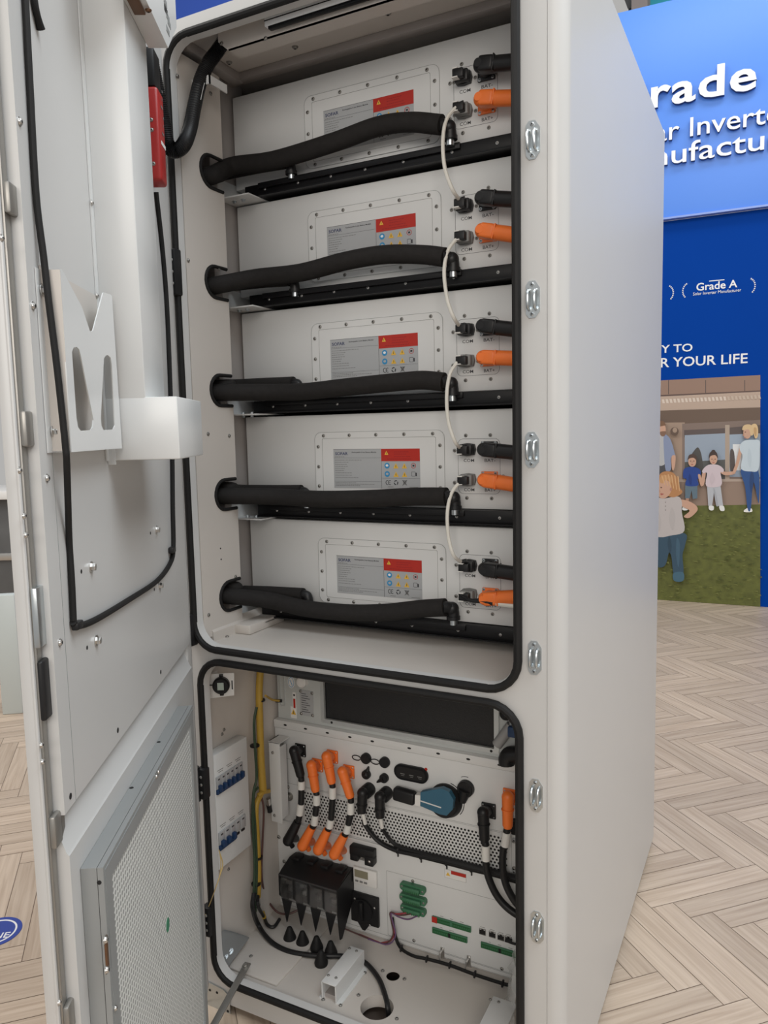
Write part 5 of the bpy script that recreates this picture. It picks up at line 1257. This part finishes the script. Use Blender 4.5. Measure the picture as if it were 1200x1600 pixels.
# duct on the door with its lower box and vent head
ud = .598; wd = .128; DUCT_E = .4725; wb = .175
zt, zb = 1.441, 1.346
z_v = DOOR.pix(224, 60, wd)[1]; u_v = DOOR.pix(224, 60, wd)[0]
dc = thing('duct_cover', 'tall white duct with a square box at its foot on the open door', 'duct', DOOR.p(.5, zb, WP))
b = MB(); b.box(DOOR, DUCT_E, ud, zt - .01, 2.235, WP + .0005, wd, PANEL, .0025); b.build('duct', dc)
b = MB(); b.box(DOOR, .405, ud + .0003, zb, zt, WP + .0005, wb, PANEL, .0025); b.box(DOOR, ud - .002, ud + .001, zb - .006, zb + .02, WP + .0005, WP + .012, PANEL); b.build('foot_box', dc)
b = MB(); b.box(DOOR, ud, ud + .012, zb, 2.24, WP + .0003, WP + .0022, PANEL); fl2 = b.build('flange', dc)
for q in ((143, 317), (151, 462)): screw(fl2, DOOR.P(*q, WP + .0022), DN, .0036, STEEL)
vh = thing('vent_head', 'white slotted vent box fixed high on the door duct, beside the gasket corner', 'vent', DOOR.p(u_v + .1, z_v, wd))
w2 = DUu(256, 65, u_v)[0]
u_e, z_e = DOOR.pix(276, 43, w2); u_c, z_c = DOOR.pix(262, 62, w2)
b = MB(); b.prism(DOOR, [(u_v + .19, z_v), (u_c, z_v), (u_e, z_e), (u_e, z_v + .19), (u_v + .19, z_v + .19)], wd + .0005, w2, PANEL); b.build('housing', vh)
for px, py, vv in ((258, 3, 0), (259, 16, 1), (262, 27, 0), (264, 37, 0), (262, 48, 0), (256, -10, 0), (255, -23, 0)):
    u, z = DOOR.pix(px, py, w2); b = MB(); b.box(DOOR, u - .011, u + .011, z - .0045, z + .0045, w2 - .001, w2 + .0006, VOID if vv else GREYP); b.build('slot', vh)
b = MB(); b.box(DOOR, u_v + .075, u_v + .17, z_v - .004, z_v + .001, wd + .006, wd + (w2 - wd) * .72, COPPER, .001); b.build('base_insert', vh)
screw(vh, DOOR.p(u_v + .09, z_v - .004, wd + .03), (0, 0, -1), .004, COPPER)
# red alarm box
rb = thing('alarm_box', 'red box with a white label behind the duct near the upper hinge', 'alarm', DOOR.p(.24, 1.8, WP))
q0 = DOOR.pix(246, 294, .10); zlo = q0[1]; zhi = DOOR.pix(244, 135, .12)[1]
WR = .100; uL = DOOR.pix(249, 200, WR)[0]; uR = DOOR.pix(262, 290, WR)[0]; zlo = DOOR.pix(262, 294, WR)[1]; zhi = DOOR.pix(249, 140, WR)[1]
b = MB(); b.box(DOOR, uR, uL, zlo, zhi, WP + .0005, WR, RED, .006, 3); b.build('case', rb)
b = MB(); b.box(DOOR, uR, uL, zhi, zhi + .07, WP + .004, WR - .003, BLACK, .006); b.build('black_cap', rb)
b = MB(); l0, l1 = uR + (uL - uR) * .08, uR + (uL - uR) * .80; b.box(DOOR, l0, l1, zlo + .075, zhi - .10, WR, WR + .0006, STICK)
for k in range(6): b.box(DOOR, l0 + .01, l1 - .01 - .01 * (k % 3), zlo + .09 + k * .016, zlo + .094 + k * .016, WR + .0006, WR + .0008, GREYC)
b.build('label', rb)
for zz in (zlo + .03, zlo + .09, zhi - .06): screw(rb, DOOR.p(uL, zz, WR - .014), DU, .003, DSTEEL)
b = MB(); pts = [DOOR.P(238, 100, .10), DOOR.P(243, 122, .128), DOOR.P(249, 145, .13), DOOR.P(257, 170, .12)]
# document holder
wh = WP + .0235
ho = DOOR.pix(82, 707, WP)[0]
dh = thing('document_holder', 'white document holder with two teardrop cutouts on the inside of the open door', 'document holder', DOOR.p(.72, 1.36, WP))
f = lambda *q: [DOOR.pix(x, y, wh + .06) for x, y in q]
Wf = DUu(115, 706, .815)[0]
f = lambda *q: [DOOR.pix(40 + x / 4, 380 + y / 4, Wf) for x, y in q]
outl = f((216, 165), (228, 163), (352, 398), (402, 548), (413, 552), (422, 545), (484, 312), (492, 308), (534, 322), (540, 330), (603, 1276), (288, 1306))
h_1 = f((290, 680), (300, 652), (318, 648), (334, 662), (345, 700), (425, 1105), (420, 1150), (408, 1168), (345, 1172), (328, 1150), (318, 1090))
h_2 = f((490, 720), (500, 703), (514, 699), (532, 716), (540, 760), (559, 1140), (548, 1164), (488, 1168), (474, 1140), (470, 1095))
b = MB(); b.plate(DOOR, [outl, h_1, h_2], Wf - .0015, Wf, PANEL); b.build('front', dh)
uL = sum(p[0] for p in (outl[0], outl[-1])) / 2; zL0, zL1 = outl[-1][1], outl[0][1]
uR = outl[-2][0]
b = MB(); b.box(DOOR, uL - .002, uL, zL0, zL1, WP + .0005, Wf, INNER); b.box(DOOR, uR, uL, zL0, zL0 + .0015, WP + .0005, Wf, PANEL); b.build('side', dh)  # beige on the side sheet puts its shade into the colour
b = MB(); b.box(DOOR, uL, uL + .014, zL0, zL1, WP + .0005, WP + .002, PANEL); b.box(DOOR, uR, uL, zL0, DOOR.pix(150, 463, WP)[1], WP + .0005, WP + .002, INNER); fl3 = b.build('flange', dh)  # back plate beige as well, its shade painted in
for q in ((66, 453), (83, 674)): screw(fl3, DOOR.P(*q, WP + .003), DN, .0050, STEEL, 'bolt', 'hex')
# filter with grey frame
fu0, fu1, fw0, fw1 = .235, .826, WP + .0025, .0975
fz1 = .8265; fz0 = DZ0 + .06
fl = thing('air_filter', 'grey framed air filter with a fine white mesh on the lower half of the door', 'filter', DOOR.p(.53, fz0, fw0))
m_ = .029
b = MB(); b.plate(DOOR, [[(fu0, fz0), (fu1, fz0), (fu1, fz1), (fu0, fz1)], [(fu0 + m_, fz0 + m_), (fu1 - m_, fz0 + m_), (fu1 - m_, fz1 - m_), (fu0 + m_, fz1 - m_)]], fw0 + .0213, fw1, GREYP)
b.plate(DOOR, [[(fu0, fz0), (fu1, fz0), (fu1, fz1), (fu0, fz1)], [(fu0 + m_, fz0 + m_), (fu1 - m_, fz0 + m_), (fu1 - m_, fz1 - m_), (fu0 + m_, fz1 - m_)]], fw0, fw0 + .0205, GREYP)
b.plate(DOOR, [[(fu0 + .001, fz0 + .001), (fu1 - .001, fz0 + .001), (fu1 - .001, fz1 - .001), (fu0 + .001, fz1 - .001)], [(fu0 + m_, fz0 + m_), (fu1 - m_, fz0 + m_), (fu1 - m_, fz1 - m_), (fu0 + m_, fz1 - m_)]], fw0 + .0205, fw0 + .0213, VOID)
ff = b.build('frame', fl)
b = MB(); b.plate(DOOR, [[(fu0 + .006, fz0 + .006), (fu1 - .006, fz0 + .006), (fu1 - .006, fz1 - .006), (fu0 + .006, fz1 - .006)], [(fu0 + m_, fz0 + m_), (fu1 - m_, fz0 + m_), (fu1 - m_, fz1 - m_), (fu0 + m_, fz1 - m_)]], fw1, fw1 + .001, GREYP); b.build('retaining_rim', ff)
b = MB(); nu, nz = 2, 2
g = [(fu0 + m_ - .002, fz0 + m_ - .002), (fu1 - m_ + .002, fz0 + m_ - .002), (fu1 - m_ + .002, fz1 - m_ + .002), (fu0 + m_ - .002, fz1 - m_ + .002)]
b.prism(DOOR, g, fw1 - .008, fw1 - .003, MESHM)
mo = b.build('mesh', fl)
at = mo.data.attributes.new('uvw', 'FLOAT_VECTOR', 'POINT')
uvw = []
for v in mo.data.vertices:
    P = v.co + Vector(mo['_o']) - HINGE; uvw += [P.dot(DU), P.z, P.dot(DN)]
at.data.foreach_set('vector', uvw)
u, z = DOOR.pix(262, 1445, fw1 - .003); b = MB(); b.plate(DOOR, [ell(u, z, .010, .0125, 16)], fw1 - .003, fw1 - .0022, GREASE); b.build('green_mark', mo)
for q in ((164, 1468), (166, 1515)): screw(ff, DOOR.P(*q, fw1 + .001), DN, .0048, STEEL)
u, z = DOOR.pix(165, 1490, fw1); b = MB(); b.box(DOOR, u - .004, u + .004, z - .024, z + .024, fw1, fw1 + .003, COPPER, .001); b.build('catch', ff)
for q in ((244, 1213), (247, 1206), (180, 1575)): screw(ff, DOOR.P(*q, fw1 + .001), DN, .0034, STEEL)
for uu in (.42, .60): screw(ff, DOOR.p(uu, fz1, fw0 + .004), (0, 0, 1), .0034, VOID, 'rivet', 'hole')
screw(ff, DUu and DOOR.p(fu1, fz1 - .02, fw1 - .006), DU, .003, VOID, 'rivet', 'hole')
# black cable across the door
t = thing('door_cable', 'thin black cable running down the door and turning up towards the hinge', 'cable', DOOR.P(115, 972, WP))
wc = WP + .0045
UP_ = lambda px, py, u: DOOR.p(u, DUu(px, py, u)[1], DUu(px, py, u)[0])
pts = [DOOR.P(38, -30, wc), DOOR.P(46, 120, wc), DOOR.P(56, 300, wc), UP_(68, 400, uL + .004), UP_(76, 470, uL + .007), UP_(88, 565, uL + .007), UP_(98, 655, uL + .007), UP_(102.5, 700, uL + .007), UP_(104.5, 728, uL + .003), DOOR.P(108, 840, wc), DOOR.P(112, 905, wc), DOOR.P(115, 970, wc)]
b = MB(); b.tube(pts, .0041, RUBBER, 10, 6); b.build('cable', t)
pts = [DOOR.P(114, 972, wc), DOOR.P(122, 978, wc), DOOR.P(150, 968, wc), DOOR.P(200, 938, wc), DOOR.P(245, 908, wc), DOOR.P(266, 880, wc), DOOR.P(271, 855, wc), DOOR.P(270, 790, wc), DOOR.P(269, 700, wc), DOOR.P(266, 600, wc), DOOR.P(261, 480, wc), DOOR.P(254, 390, wc), DOOR.P(244, 300, wc)]
b = MB(); b.tube(pts, .0046, RUBBER, 10, 6); b.build('cable', t)
p = DOOR.P(268, 859, wc); b = MB(); b.box(Fr(p, DU, (0, 0, 1), DN), -.011, .012, -.006, .006, -.004, .007, BLACK, .002); b.build('cable_clip', t)
p = DOOR.P(119, 977, wc); b = MB(); b.box(Fr(p, DU, (0, 0, 1), DN), -.012, .010, -.005, .005, -.003, .006, BLACK, .002); b.build('cable_clip', t)
b = MB(); b.tube([DOOR.P(50, -30, wc), DOOR.P(55, 10, wc), DOOR.P(61, 35, wc), DOOR.P(64, 46, wc)], lambda q: .0042 + .0022 * max(0, q - .55), RUBBER, 10, 6)
single(b, 'cable_end', 'loose black cable end hanging at the top of the open door', 'cable', DOOR.P(64, 46, wc))

# builder bookkeeping off the objects
for o in list(SC.objects):
    if '_o' in o: del o['_o']
